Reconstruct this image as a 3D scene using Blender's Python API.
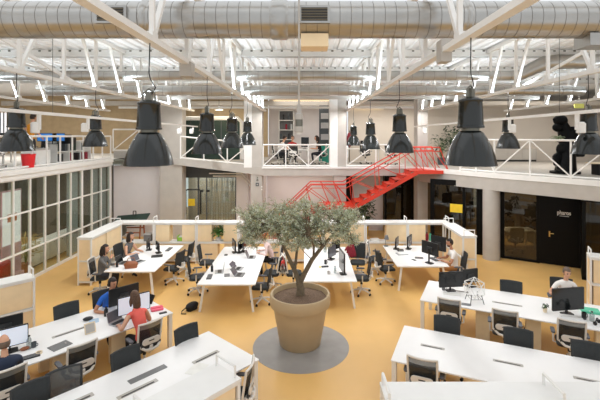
import bpy, bmesh, math, random
from mathutils import Vector, Matrix, Quaternion
PI = math.pi
SC = bpy.context.scene
COL = SC.collection
for o in list(bpy.data.objects):
    bpy.data.objects.remove(o, do_unlink=True)

# ------------------------------------------------------------------ camera, sky, exposure
EYE, F = 4.6, 400.0           # eye height above the hall floor, focal length in pixels (24 mm)
cam_d = bpy.data.cameras.new('camera')
cam = bpy.data.objects.new('camera', cam_d)
COL.objects.link(cam)
cam.location = (0, 0, EYE)
cam.rotation_euler = (PI / 2, 0, 0)
cam_d.sensor_width, cam_d.lens = 36.0, 24.0
cam_d.shift_x, cam_d.shift_y = -0.01, -64 / 600.0
cam_d.clip_start, cam_d.clip_end = 0.05, 200
SC.camera = cam
w = bpy.data.worlds.new('overcast_sky')
SC.world = w
w.use_nodes = True
bg = w.node_tree.nodes['Background']
bg.inputs['Color'].default_value = (0.94, 0.97, 1.0, 1)
bg.inputs['Strength'].default_value = 1.0
SC.view_settings.view_transform = 'Standard'
SC.view_settings.look = 'None'
SC.view_settings.gamma = 1.0
SC.view_settings.use_curve_mapping = False
SC.view_settings.exposure = -0.08


def area_light(name, loc, rot, sx, sy, power, col=(1, 1, 1)):
    d = bpy.data.lights.new(name, 'AREA')
    d.shape, d.size, d.size_y, d.energy, d.color = 'RECTANGLE', sx, sy, power, col
    o = bpy.data.objects.new(name, d)
    COL.objects.link(o)
    o.location, o.rotation_euler = loc, rot
    return o


# skylight strips in the roof
area_light('skylight_lamp', (0, 5.0, 9.0), (0, 0, 0), 26, 6, 200, (.95, .98, 1))
# added fill strips on the truss bottom chords brighten the roof deck from below
for ux in (-8.8, -5.05, -1.83, 1.83, 5.05, 8.9):
    area_light('deck_fill_light', (ux, 13.2, 5.79), (PI, 0, 0), .08, 8.4, 98, (.76, .90, 1))
# added strips under the bottom chords brighten the back floor, not hall fixtures
for ux in (-5.05, -1.83, 1.83, 5.05):
    area_light('floor_fill_light', (ux, 13.6, 5.685), (0, 0, 0), .05, 7.8, 160, (.97, .985, 1))
# added fill lights that keep the rooms round the hall from going dark
area_light('room_fill_light', (-0.2, 21.2, 6.6), (0, 0, 0), 3.0, 2.5, 60, (1, .93, .84))
area_light('room_fill_light', (4.5, 21.0, 6.15), (0, 0, 0), 4.0, .12, 90, (1, .93, .84))
area_light('room_fill_light', (11.5, 18.5, 6.75), (0, 0, 0), 4.0, .12, 170, (1, .95, .88))
area_light('room_fill_light', (-5.0, 21.0, 6.6), (0, 0, 0), 3.0, .12, 80, (1, .93, .82))
area_light('room_fill_light', (-13.5, 19.0, 6.75), (0, 0, 0), 6.0, .12, 200, (1, .95, .88))
area_light('room_fill_light', (-11.0, 12.5, 3.2), (0, 0, 0), 2.5, 9.0, 150, (1, .96, .9))
area_light('room_fill_light', (8.8, 17.6, 2.78), (0, 0, 0), 3.0, .3, 110, (1, .9, .75))
area_light('room_fill_light', (-0.3, 18.7, 2.78), (0, 0, 0), 3.2, .6, 20, (1, .95, .88))
area_light('room_fill_light', (-4.6, 19.6, 2.95), (0, 0, 0), 2.2, .4, 45, (1, .95, .88))

# ------------------------------------------------------------------ materials


def lin(c):
    return tuple((v / 255 / 12.92) if v / 255 <= 0.04045 else ((v / 255 + 0.055) / 1.055) ** 2.4 for v in c)


MATS = {}


def mat(name, rgb, rough=0.5, metal=0.0, var=0.06, scale=6.0, bump=0.0, bscale=40.0, emit=0.0, coat=0.0):
    if name in MATS:
        return MATS[name]
    m = bpy.data.materials.new(name)
    m.use_nodes = True
    nt = m.node_tree
    b = nt.nodes['Principled BSDF']
    c = lin(rgb)
    tc = nt.nodes.new('ShaderNodeTexCoord')
    nz = nt.nodes.new('ShaderNodeTexNoise')
    nz.inputs['Scale'].default_value = scale
    nz.inputs['Detail'].default_value = 3
    nt.links.new(tc.outputs['Object'], nz.inputs['Vector'])
    cr = nt.nodes.new('ShaderNodeValToRGB')
    cr.color_ramp.elements[0].position, cr.color_ramp.elements[1].position = 0.3, 0.7
    cr.color_ramp.elements[0].color = (*[v * (1 - var) for v in c], 1)
    cr.color_ramp.elements[1].color = (*[min(1, v * (1 + var)) for v in c], 1)
    nt.links.new(nz.outputs['Fac'], cr.inputs['Fac'])
    nt.links.new(cr.outputs['Color'], b.inputs['Base Color'])
    b.inputs['Roughness'].default_value = rough
    b.inputs['Metallic'].default_value = metal
    if coat:
        b.inputs['Coat Weight'].default_value = coat
        b.inputs['Coat Roughness'].default_value = 0.12
    if emit:
        nt.links.new(cr.outputs['Color'], b.inputs['Emission Color'])
        b.inputs['Emission Strength'].default_value = emit
    if bump:
        n2 = nt.nodes.new('ShaderNodeTexNoise')
        n2.inputs['Scale'].default_value = bscale
        nt.links.new(tc.outputs['Object'], n2.inputs['Vector'])
        bp = nt.nodes.new('ShaderNodeBump')
        bp.inputs['Strength'].default_value = bump
        bp.inputs['Distance'].default_value = 0.01
        nt.links.new(n2.outputs['Fac'], bp.inputs['Height'])
        nt.links.new(bp.outputs['Normal'], b.inputs['Normal'])
    MATS[name] = m
    return m


def glass(name, tint, refl=0.12, clear=0.9):
    """a window pane: mostly clear, with a faint reflection of the hall"""
    if name in MATS:
        return MATS[name]
    m = bpy.data.materials.new(name)
    m.use_nodes = True
    nt = m.node_tree
    nt.nodes.remove(nt.nodes['Principled BSDF'])
    out = nt.nodes['Material Output']
    tr = nt.nodes.new('ShaderNodeBsdfTransparent')
    tr.inputs['Color'].default_value = (*[v * clear for v in lin(tint)], 1)
    gl = nt.nodes.new('ShaderNodeBsdfGlossy')
    gl.inputs['Roughness'].default_value = 0.03
    mx = nt.nodes.new('ShaderNodeMixShader')
    mx.inputs['Fac'].default_value = refl
    nt.links.new(tr.outputs[0], mx.inputs[1])
    nt.links.new(gl.outputs[0], mx.inputs[2])
    nt.links.new(mx.outputs[0], out.inputs['Surface'])
    MATS[name] = m
    return m


def mesh_fabric(name, rgb, hole=0.35):
    """woven see-through chair mesh"""
    if name in MATS:
        return MATS[name]
    m = bpy.data.materials.new(name)
    m.use_nodes = True
    nt = m.node_tree
    b = nt.nodes['Principled BSDF']
    b.inputs['Base Color'].default_value = (*lin(rgb), 1)
    b.inputs['Roughness'].default_value = 0.8
    tr = nt.nodes.new('ShaderNodeBsdfTransparent')
    mx = nt.nodes.new('ShaderNodeMixShader')
    mx.inputs['Fac'].default_value = hole
    nt.links.new(b.outputs[0], mx.inputs[1])
    nt.links.new(tr.outputs[0], mx.inputs[2])
    nt.links.new(mx.outputs[0], nt.nodes['Material Output'].inputs['Surface'])
    MATS[name] = m
    return m


def plywood():
    m = mat('plywood', (236, 205, 158), 0.5)
    return m


M = dict(
    floor=mat('ochre_floor', (227, 181, 110), 0.42, var=0.05, scale=0.9, bump=0.05, bscale=60),
    disc=mat('grey_floor_paint', (150, 146, 142), 0.5, var=0.10, scale=2.5),
    white=mat('white_paint', (238, 236, 232), 0.45, var=0.015),
    desk=mat('white_laminate', (246, 244, 242), 0.35, var=0.01),
    steel=mat('white_steel', (238, 235, 230), 0.4, var=0.02),
    cream=mat('cream_concrete', (186, 180, 172), 0.7, var=0.05, scale=3, bump=0.1),
    pinkwall=mat('pale_wall', (224, 218, 218), 0.8, var=0.03, scale=1.5),
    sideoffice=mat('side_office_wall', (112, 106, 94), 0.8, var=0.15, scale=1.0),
    greywall=mat('grey_wall', (176, 168, 156), 0.8, var=0.06, scale=1.5),
    tanwall=mat('tan_wall', (186, 164, 130), 0.8, var=0.08, scale=3, bump=0.2),
    beigewall=mat('beige_wall', (214, 205, 194), 0.8, var=0.03, scale=1.2),
    deck=mat('roof_deck', (238, 236, 234), 0.55, var=0.02),
    ply=mat('plywood', (246, 220, 178), 0.5, var=0.05, scale=4),
    chrome=mat('chrome', (210, 210, 210), 0.15, 1.0, var=0.02),
    galv=mat('galvanised_steel', (178, 176, 172), 0.30, 0.9, var=0.07, scale=3),
    seam=mat('duct_seam', (150, 146, 140), 0.5, 0.75),
    lamp=mat('dark_enamel', (24, 28, 27), 0.2, 0.0, var=0.05, coat=0.25),
    figure=mat('black_lacquer', (9, 10, 11), 0.5),
    lampin=mat('lamp_reflector', (225, 225, 220), 0.3, 0.4),
    bolt=mat('grey_metal', (120, 118, 108), 0.4, 0.7),
    black=mat('black_plastic', (24, 25, 26), 0.4),
    cable=mat('black_cable', (30, 30, 30), 0.6),
    dark=mat('charcoal_fabric', (52, 55, 56), 0.85, var=0.1, scale=30, bump=0.2, bscale=200),
    darkframe=mat('charcoal_plastic', (44, 46, 47), 0.5),
    chairwhite=mat('chair_white_plastic', (232, 226, 218), 0.4, var=0.02),
    mesh=mesh_fabric('chair_mesh', (40, 44, 45), 0.22),
    sheer=mesh_fabric('chair_mesh_sheer', (96, 98, 98), 0.35),
    bluepad=mat('pale_blue_pad', (176, 200, 220), .6),
    mesh2=mesh_fabric('chair_mesh_top', (120, 122, 118), 0.35),
    armpad=mat('grey_arm_pad', (96, 98, 104), 0.6),
    pot=mat('clay_pot', (188, 164, 128), 0.6, var=0.03, scale=3),
    soil=mat('soil', (112, 90, 72), 0.95, var=0.45, scale=40, bump=1.0, bscale=60),
    bark=mat('olive_bark', (112, 98, 78), 0.9, var=0.25, scale=14, bump=1.0, bscale=30),
    leaf1=mat('olive_leaf', (170, 180, 146), 0.55, var=0.15),
    leaf2=mat('olive_leaf_pale', (208, 212, 190), 0.55, var=0.12),
    leaf3=mat('olive_leaf_dry', (186, 168, 112), 0.6, var=0.12),
    green=mat('plant_green', (72, 118, 52), 0.5, var=0.2),
    darkgreen=mat('plant_dark_green', (44, 74, 44), 0.45, var=0.2),
    red=mat('red_steel', (206, 56, 34), 0.45, var=0.04),
    door=mat('black_door', (11, 10, 9), 0.45, var=0.1),
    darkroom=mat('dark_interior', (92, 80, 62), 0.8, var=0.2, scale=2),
    slate=mat('slate_panel', (78, 84, 88), 0.6, var=0.06),
    boardgreen=mat('dark_green_board', (34, 58, 48), 0.5, var=0.1),
    brass=mat('brass', (206, 178, 110), 0.3, 0.9),
    yellow=mat('yellow_sign', (240, 205, 50), 0.5),
    greylight=mat('light_grey', (188, 188, 188), 0.45),
    blind=mat('blind_slat', (206, 200, 196), .7),
    midgrey=mat('mid_grey', (120, 120, 120), 0.5),
    silver=mat('laptop_silver', (190, 191, 194), 0.3, 0.6),
    screen=mat('lit_screen', (222, 228, 240), 0.3, var=0.05, scale=3, emit=0.35),
    darkscreen=mat('dark_screen', (22, 24, 25), 0.12, var=0.1),
    greyscreen=mat('grey_screen', (92, 92, 98), 0.2, var=0.15, emit=0.1),
    paper=mat('paper', (240, 238, 232), 0.7),
    tanleather=mat('tan_leather', (150, 88, 52), 0.5, var=0.15, scale=12),
    maroon=mat('maroon_cloth', (140, 36, 52), 0.85, var=0.2, scale=18, bump=0.4),
    redcloth=mat('red_cloth', (196, 52, 36), 0.8, var=0.2, scale=15),
    redbin=mat('red_plastic', (226, 34, 40), 0.4),
    pinkcase=mat('pink_case', (232, 92, 116), 0.5),
    teal=mat('teal_card', (96, 196, 160), 0.6),
    blue=mat('blue_screen', (40, 130, 220), 0.3, emit=0.3),
    pinkpaper=mat('pink_print', (240, 190, 200), 0.6, var=0.25, scale=2.5),
    glowprint=mat('emissive_print', (246, 240, 240), .5, var=.04, scale=2, emit=.55),  # print given its own even emission, nothing lights it from behind
    brightwin=mat('daylight_window', (246, 246, 250), 0.5, emit=0.9),
    cove=mat('cove_light', (255, 226, 180), 0.5, emit=1.6),
    exit=mat('lit_exit_sign', (222, 222, 120), 0.5, emit=0.25),
    paleply=mat('pale_ply', (238, 220, 188), 0.5, var=0.04),
    slot=mat('slot_grey', (186, 180, 172), 0.4),
    slotdark=mat('slot_dark', (60, 58, 56), 0.6),
    gutter=mat('gutter_grey', (124, 128, 118), 0.6),
    skin=mat('skin', (216, 164, 134), 0.55, var=0.05),
    skin2=mat('skin_tan', (196, 140, 108), 0.55, var=0.05),
    eye=mat('eye', (40, 30, 26), 0.3), lip=mat('lip', (176, 98, 88), 0.5),
    hairdark=mat('dark_hair', (42, 30, 25), 0.6, var=0.25, scale=30),
    beard=mat('short_beard', (84, 62, 50), 0.8, var=0.3, scale=60),
    hairbrown=mat('brown_hair', (92, 66, 48), 0.6, var=0.25, scale=30),
    hairred=mat('auburn_hair', (206, 104, 48), 0.6, var=0.25, scale=30),
    hairgrey=mat('cropped_hair', (110, 92, 78), 0.7, var=0.2, scale=40),
    jeans=mat('dark_trousers', (48, 50, 58), 0.85), shoe=mat('dark_shoe', (40, 34, 30), 0.6),
    tantrouser=mat('tan_trousers', (176, 120, 66), 0.8),
    greycloth=mat('grey_cloth', (108, 106, 104), 0.85, var=0.08), bluecloth=mat('blue_cloth', (40, 104, 200), 0.8, var=0.06),
    coral=mat('coral_cloth', (238, 104, 92), 0.8, var=0.06), navy=mat('navy_cloth', (46, 56, 78), 0.85, var=0.08),
    whitecloth=mat('white_cloth', (236, 230, 224), 0.8, var=0.03), orange=mat('orange_cloth', (226, 150, 40), 0.8),
    pinkcloth=mat('pink_cloth', (234, 206, 200), 0.8), blackcloth=mat('black_cloth', (30, 30, 32), 0.85), redshirt=mat('red_cloth_bright', (200, 44, 40), 0.8),
    glassleft=glass('office_glass', (236, 242, 238), 0.09, 0.95),
    glassdark=glass('shaded_glass', (168, 164, 150), 0.06, 0.85),
    bottle=glass('bottle_glass', (225, 232, 232), 0.2, 0.95),
)

for k_ in ('door', 'figure'):
    M[k_].node_tree.nodes['Principled BSDF'].inputs['Specular IOR Level'].default_value = 0.15

# ------------------------------------------------------------------ mesh helpers


class MB:
    """collects shapes; build() links them as ONE mesh object"""

    def __init__(self):
        self.v, self.f, self.m = [], [], []

    def add(self, vs, fs, mi=0, T=None):
        b = len(self.v)
        self.v += [tuple(T @ Vector(p)) if T is not None else tuple(p) for p in vs]
        for f in fs:
            self.f.append([b + i for i in f])
            self.m.append(mi)
        return self

    def box(self, c, s, mi=0, rot=None, T=None):
        x, y, z = s[0] / 2, s[1] / 2, s[2] / 2
        vs = [Vector((sx * x, sy * y, sz * z)) for sz in (-1, 1) for sy in (-1, 1) for sx in (-1, 1)]
        if rot is not None:
            R = rot if isinstance(rot, Matrix) else Matrix.Rotation(rot, 3, 'Z')
            vs = [R @ p for p in vs]
        vs = [p + Vector(c) for p in vs]
        return self.add(vs, [(0, 2, 3, 1), (4, 5, 7, 6), (0, 1, 5, 4), (2, 6, 7, 3), (0, 4, 6, 2), (1, 3, 7, 5)], mi, T)

    def b2(self, lo, hi, mi=0, T=None):
        return self.box([(a + b) / 2 for a, b in zip(lo, hi)], [b - a for a, b in zip(lo, hi)], mi, None, T)

    def bar(self, p, q, w=0.05, h=None, mi=0, T=None):
        p, q = Vector(p), Vector(q)
        d = q - p
        h = w if h is None else h
        z = d.normalized()
        up = Vector((0, 0, 1)) if abs(z.z) < 0.95 else Vector((1, 0, 0))
        x = z.cross(up).normalized()
        y = x.cross(z)
        vs = [o + x * sx * w / 2 + y * sy * h / 2 for o in (p, q) for sx, sy in ((-1, -1), (1, -1), (1, 1), (-1, 1))]
        return self.add(vs, [(3, 2, 1, 0), (4, 5, 6, 7), (0, 1, 5, 4), (1, 2, 6, 5), (2, 3, 7, 6), (3, 0, 4, 7)], mi, T)

    def tube(self, pts, r, n=8, mi=0, cap=True, T=None):
        pts = [Vector(p) for p in pts]
        rs = r if isinstance(r, (list, tuple)) else [r] * len(pts)
        vs, fs = [], []
        t0 = (pts[1] - pts[0]).normalized()
        up = Vector((0, 0, 1)) if abs(t0.z) < 0.9 else Vector((1, 0, 0))
        x = t0.cross(up).normalized()
        for i, p in enumerate(pts):
            t = (pts[min(i + 1, len(pts) - 1)] - pts[max(i - 1, 0)]).normalized()
            x = (x - t * x.dot(t)).normalized()
            y = t.cross(x)
            vs += [p + (x * math.cos(2 * PI * k / n) + y * math.sin(2 * PI * k / n)) * rs[i] for k in range(n)]
        for i in range(len(pts) - 1):
            for k in range(n):
                a, b = i * n + k, i * n + (k + 1) % n
                fs.append((a, b, b + n, a + n))
        if cap:
            fs.append(tuple(range(n - 1, -1, -1)))
            fs.append(tuple(range((len(pts) - 1) * n, len(pts) * n)))
        return self.add(vs, fs, mi, T)

    def lathe(self, prof, n=24, mi=0, c=(0, 0, 0), T=None, close=True, mis=None):
        vs, fs, ms = [], [], []
        for r, z in prof:
            vs += [(c[0] + r * math.cos(2 * PI * k / n), c[1] + r * math.sin(2 * PI * k / n), c[2] + z) for k in range(n)]
        for i in range(len(prof) - 1):
            for k in range(n):
                a, b = i * n + k, i * n + (k + 1) % n
                fs.append((a, b, b + n, a + n))
                ms.append(mis[i] if mis else mi)
        if close:
            if prof[0][0] > 1e-4:
                fs.append(tuple(range(n - 1, -1, -1))); ms.append(ms[0])
            if prof[-1][0] > 1e-4:
                fs.append(tuple(range((len(prof) - 1) * n, len(prof) * n))); ms.append(ms[-2])
        b = len(self.v)
        self.v += [tuple(T @ Vector(p)) if T is not None else tuple(p) for p in vs]
        for f, q in zip(fs, ms):
            self.f.append([b + i for i in f]); self.m.append(q)
        return self

    def prism(self, poly, z0, z1, mi=0, T=None):
        n = len(poly)
        vs = [(x, y, z0) for x, y in poly] + [(x, y, z1) for x, y in poly]
        fs = [tuple(range(n - 1, -1, -1)), tuple(range(n, 2 * n))] + [(i, (i + 1) % n, n + (i + 1) % n, n + i) for i in range(n)]
        return self.add(vs, fs, mi, T)

    def rbox(self, c, s, r=0.02, mi=0, T=None, axis='z', seg=3):
        """box whose outline is rounded, extruded along axis"""
        a, b, h = {'z': (s[0], s[1], s[2]), 'y': (s[0], s[2], s[1]), 'x': (s[1], s[2], s[0])}[axis]
        r = min(r, a / 2 - 1e-4, b / 2 - 1e-4)
        poly = []
        for qx, qy, a0 in ((1, 1, 0), (-1, 1, PI / 2), (-1, -1, PI), (1, -1, 1.5 * PI)):
            for k in range(seg + 1):
                t = a0 + PI / 2 * k / seg
                poly.append((qx * (a / 2 - r) + r * math.cos(t), qy * (b / 2 - r) + r * math.sin(t)))
        n = len(poly)
        def pt(u, v, wv):
            p = {'z': (u, v, wv), 'y': (u, wv, v), 'x': (wv, u, v)}[axis]
            return (p[0] + c[0], p[1] + c[1], p[2] + c[2])
        vs = [pt(u, v, -h / 2) for u, v in poly] + [pt(u, v, h / 2) for u, v in poly]
        fs = [tuple(range(n - 1, -1, -1)), tuple(range(n, 2 * n))] + [(i, (i + 1) % n, n + (i + 1) % n, n + i) for i in range(n)]
        return self.add(vs, fs, mi, T)

    def ball(self, c, r, n=12, k=8, mi=0, T=None):
        rx, ry, rz = r if isinstance(r, (list, tuple)) else (r, r, r)
        vs, fs = [(c[0], c[1], c[2] - rz)], []
        for i in range(1, k):
            t = -PI / 2 + PI * i / k
            vs += [(c[0] + rx * math.cos(t) * math.cos(2 * PI * j / n), c[1] + ry * math.cos(t) * math.sin(2 * PI * j / n), c[2] + rz * math.sin(t)) for j in range(n)]
        vs.append((c[0], c[1], c[2] + rz))
        for j in range(n):
            fs.append((0, 1 + (j + 1) % n, 1 + j))
            e = 1 + (k - 2) * n
            fs.append((len(vs) - 1, e + j, e + (j + 1) % n))
        for i in range(k - 2):
            for j in range(n):
                a, b = 1 + i * n + j, 1 + i * n + (j + 1) % n
                fs.append((a, b, b + n, a + n))
        return self.add(vs, fs, mi, T)

    def build(self, name, mats, parent=None, smooth=False, bevel=0.0):
        me = bpy.data.meshes.new(name)
        me.from_pydata(self.v, [], self.f)
        mats = mats if isinstance(mats, (list, tuple)) else [mats]
        for m in mats:
            me.materials.append(M[m] if isinstance(m, str) else m)
        me.polygons.foreach_set('material_index', self.m)
        bm = bmesh.new(); bm.from_mesh(me)
        bmesh.ops.recalc_face_normals(bm, faces=bm.faces)
        bm.to_mesh(me); bm.free()
        if smooth:
            me.polygons.foreach_set('use_smooth', [True] * len(me.polygons))
            me.set_sharp_from_angle(angle=math.radians(40))
        me.update()
        o = bpy.data.objects.new(name, me)
        COL.objects.link(o)
        if parent is not None:
            o.parent = parent
        if bevel:
            bv = o.modifiers.new('edge', 'BEVEL')
            bv.width, bv.segments, bv.limit_method = bevel, 2, 'ANGLE'
        return o


def tag(o, label=None, cat=None, group=None, kind=None):
    for k, v in (('label', label), ('category', cat), ('group', group), ('kind', kind)):
        if v:
            o[k] = v
    return o


def thing(name, label, cat, loc=(0, 0, 0), rz=0.0, group=None):
    o = bpy.data.objects.new(name, None)
    o.empty_display_size = 0.1
    COL.objects.link(o)
    o.location, o.rotation_euler = loc, (0, 0, rz)
    return tag(o, label, cat, group)


def struct(name, mb, mats, parent=None, smooth=False, label=None, cat=None):
    o = mb.build(name, mats, parent, smooth)
    if parent is None:
        tag(o, label, cat or 'structure', None, 'structure')
    return o


def dup(o, loc, rz, label, group=None, cat=None):
    """a copy of a thing with copies of its parts and sub-parts"""
    def cp(x, par):
        c = x.copy(); COL.objects.link(c); c.parent = par
        for ch in x.children:
            cp(ch, c)
        return c
    r = cp(o, None)
    r.location, r.rotation_euler = loc, (0, 0, rz)
    tag(r, label, cat, group)
    return r


def at(px, py, h=0.0):
    """the point at height h on the sight line through a place in the photograph"""
    z = F * (EYE - h) / (py - 136.0)
    return Vector(((px - 306.0) * z / F, z, h))


def on(px, py, y):
    """the point at distance y on that sight line"""
    return Vector(((px - 306.0) * y / F, y, EYE - (py - 136.0) * y / F))


def facing(dx, dy):
    """rotation about z that turns local +y towards (dx, dy)"""
    return math.atan2(dy, dx) - PI / 2


def L(o, p):
    """world point -> coordinates of an empty that only turns about z"""
    R = Matrix.Rotation(-o.rotation_euler.z, 3, 'Z')
    return R @ (Vector(p) - o.location)

# ================================================================== THE SHELL
FL, FC = 3.56, 3.2           # upper floor heights: over the glass offices / across the end of the hall
m = MB(); m.b2((-19.2, -3, -0.2), (18, 26, 0.0)); struct('floor', m, 'floor', label='ochre yellow poured floor of the hall', cat='floor')
m = MB(); m.lathe([(1.05, 0.0), (1.05, 0.004)], 64, c=(-.11, 8.78, 0.0)); struct('trim_1', m, 'disc', label='round grey painted disc on the floor under the olive pot', cat='floor marking')

# upper floors
m = MB(); m.b2((-19.2, 4, 3.3), (-8.8, 26, FL)); struct('floor_gallery', m, 'white')
m = MB()
edge = [(-1.95, 17.7), (5.0, 17.7), (5.83, 16.2), (6.87, 14.7), (8.97, 12.2), (12.2, 8.4)]
m.prism(edge + [(18, 8.4), (18, 26), (-1.95, 26)], 2.84, FC); struct('floor_mezzanine', m, 'cream')
m = MB()
for a, b in zip(edge[1:-1], edge[2:]):
    n = Vector((b[1] - a[1], a[0] - b[0])).normalized() * 0.05
    m.prism([(a[0] + n.x, a[1] + n.y), (b[0] + n.x, b[1] + n.y), (b[0] - n.x, b[1] - n.y), (a[0] - n.x, a[1] - n.y)], 3.06, 3.24)
    n *= .4
    m.prism([(a[0] + n.x, a[1] + n.y), (b[0] + n.x, b[1] + n.y), (b[0] - n.x, b[1] - n.y), (a[0] - n.x, a[1] - n.y)], 2.6, 3.06, 1)
struct('trim_2', m, ['white', 'cream'])
m = MB(); m.b2((-1.95, 17.66, 3.16), (5.0, 17.72, 3.24)); struct('trim_3', m, 'white')
# ramp between the two levels
m = MB()
m.add([(-6.0, 17.8, 3.34), (-1.95, 17.7, 2.86), (-1.95, 17.7, 3.24), (-6.0, 17.8, 3.62), (-6.0, 19, 3.34), (-1.95, 19, 2.86), (-1.95, 19, 3.24), (-6.0, 19, 3.62)],
      [(0, 1, 2, 3), (7, 6, 5, 4), (3, 2, 6, 7), (0, 4, 5, 1), (0, 3, 7, 4), (1, 5, 6, 2)])
struct('floor_ramp', m, 'cream')
m = MB(); m.b2((-8.8, 19, 3.2), (-1.95, 26, 3.4)); m.b2((-8.8, 18.3, 3.60), (-6.4, 26, 3.90)); struct('floor_landing', m, 'cream')
# gallery edge beam over the glass wall
m = MB(); m.b2((-8.86, 4, 3.28), (-8.70, 18.0, 3.44)); m.b2((-8.86, 4, 3.44), (-8.62, 18.0, 3.60)); struct('trim_4', m, 'white')

# walls of the upper level
m = MB(); m.b2((-19, 24.0, 3.4), (-6.0, 24.2, 7.0)); struct('wall_back_gallery', m, 'tanwall')
m = MB(); m.b2((-6.0, 23.0, 3.2), (-2.2, 23.2, 7.0)); struct('wall_back_landing', m, 'tanwall')
m = MB(); m.b2((-2.2, 23.6, 3.2), (2.4, 23.8, 7.0)); struct('wall_back', m, 'pinkwall')
m = MB(); m.b2((2.4, 22.6, 3.2), (18, 22.8, 7.0)); struct('wall_back_mezzanine', m, 'beigewall')
m = MB(); m.b2((-19.2, 4, 0), (-19, 26, 7.0)); struct('wall_left', m, 'tanwall')
m = MB(); m.b2((17.8, 8, 0), (18, 26, 7.0)); struct('wall_right', m, 'beigewall')
m = MB(); m.b2((-2.0, 19.3, 6.75), (2.35, 23.6, 6.9)); m.b2((-2.0, 19.25, 6.9), (2.35, 19.45, 7.1)); struct('ceiling_meeting_room', m, 'cream')
m = MB(); m.b2((-1.9, 23.45, 6.62), (2.3, 23.58, 6.68)); struct('trim_5', m, 'cove')
m = MB(); m.b2((2.6, 22.45, 6.15), (4.3, 22.58, 6.2)); struct('trim_6', m, 'cove')
m = MB(); m.b2((2.5, 20.6, 6.2), (18, 22.6, 6.4)); struct('ceiling_mezzanine', m, 'beigewall')

# walls of the ground level
m = MB(); m.b2((-8.8, 18.3, 0), (-6.55, 18.5, 3.25)); struct('wall_end_left', m, 'pinkwall', label='plain pale wall behind the drafting table')
m = MB(); m.b2((-8.8, 18.0, 3.30), (-6.2, 18.4, 3.42)); m.tube([(-8.8, 17.98, 3.50), (-6.2, 17.98, 3.50)], .07, 10); struct('trim_7', m, 'gutter')
m = MB(); m.b2((-1.9, 19.5, 0), (1.55, 19.7, 2.84)); m.b2((2.25, 19.5, 0), (3.75, 19.7, 2.84)); struct('wall_end', m, 'pinkwall')
m = MB(); m.b2((-2.9, 19.2, 0), (-1.9, 19.4, 3.0)); m.b2((-3.3, 18.9, 0), (-2.75, 19.25, 2.9)); struct('wall_end_pilaster', m, 'pinkwall')
m = MB(); m.b2((-6.0, 19.0, 2.62), (-3.3, 19.12, 3.3)); struct('wall_end_lintel', m, 'slate')
# curtained glass front with a door, behind the shelves
w1 = MB()
w1.b2((-5.95, 19.0, 0), (-5.85, 19.1, 2.62)); w1.b2((-3.36, 19.0, 0), (-3.28, 19.1, 2.62)); w1.b2((-5.15, 19.0, 0), (-5.09, 19.08, 2.62)); w1.b2((-4.75, 19.0, 0), (-4.71, 19.08, 2.62))
w1o = struct('window_1', w1, 'slate', label='glass front with pale vertical blind slats', cat='window')
m = MB(); m.b2((-5.85, 19.04, 0), (-3.36, 19.05, 2.62)); m.build('glass_pane', 'glassleft', w1o)
m = MB()
for k in range(11):
    m.box((-4.66 + k * .125, 19.25, 1.3), (.10, .012, 2.55), rot=.25 if k % 2 else -.9)
m.build('blind_slats', 'blind', w1o)
m = MB(); m.b2((-6.0, 20.4, 0), (-3.3, 20.5, 3.2)); struct('wall_store', m, 'greywall')
m = MB()
m.tube([(-5.70, 18.95, .9), (-5.70, 18.95, 2.0), (-5.62, 18.95, 2.06), (-5.05, 18.95, 2.06), (-5.0, 18.95, 2.0), (-5.0, 18.95, .9)], .035, 8)
m.b2((-5.85, 18.93, 1.85), (-5.68, 18.98, 2.06))
o = m.build('door_frame_rail', 'black'); o['kind'] = 'structure'; tag(o, 'black tubular frame in front of the glass door', 'structure')
m = MB(); m.b2((-4.98, 18.9, 1.95), (-4.86, 18.96, 2.05)); m.b2((-4.72, 18.9, 1.95), (-4.56, 18.96, 2.05)); m.b2((-4.98, 18.9, .55), (-4.9, 18.96, .65)); m.build('hinge', 'black', w1o)
m = MB(); m.b2((-5.60, 18.99, 1.28), (-5.28, 19.0, 1.62)); m.build('yellow_notice', 'yellow', w1o)
o = bpy.data.objects['yellow_notice']; o['label'] = 'small yellow notice stuck on the glass'

# dark fronts under the mezzanine
m = MB(); m.b2((1.55, 19.45, 0), (2.25, 19.55, 2.84)); struct('wall_end_dark', m, 'door')
w2 = MB()
for x in (3.78, 5.05):
    w2.b2((x - .05, 19.0, 0), (x + .05, 19.1, 2.84))
w2.b2((3.78, 19.0, 2.3), (5.05, 19.08, 2.84))
w2o = struct('window_2', w2, 'door', label='dark glass front under the red stair', cat='window')
m = MB(); m.b2((3.8, 19.04, 0), (5.05, 19.05, 2.3)); m.build('glass_pane', 'glassdark', w2o)
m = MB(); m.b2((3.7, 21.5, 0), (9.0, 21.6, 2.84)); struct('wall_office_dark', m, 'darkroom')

# the angled black front: three glazed bays and the black door
FA, FB = Vector((5.15, 16.5)), Vector((9.5, 13.85))
fd = (FB - FA).normalized(); fl = (FB - FA).length; frz = math.atan2(fd.y, fd.x)
def on_front(px):
    """distance along the black front where a sight line meets it"""
    k = (px - 306) / 400
    return (k * FA.y - FA.x) / (fd.x - k * fd.y)
FR = Matrix.Translation((FA.x, FA.y, 0)) @ Matrix.Rotation(frz, 4, 'Z')
s0, s1, s2, s3 = on_front(433), on_front(478), on_front(503), on_front(538)
s4 = on_front(581)
w3 = MB()
for s in (s0, on_front(464), s1, s2, s3):
    w3.b2((s - .05, -.05, 0), (s + .05, .05, 2.84), T=FR)
w3.b2((s0 - .1, -.04, 2.62), (s4, .04, 2.84), T=FR); w3.b2((s0, -.04, 0), (s3, .04, .08), T=FR)
w3.b2((s1, -.04, 0), (s2, .04, 2.84), T=FR)
w3.b2((s0 - .1, -.04, 0), (s0, .04, 2.84), T=FR)
w3o = struct('window_3', w3, 'door', label='black framed glass front beside the black door', cat='window')
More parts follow.
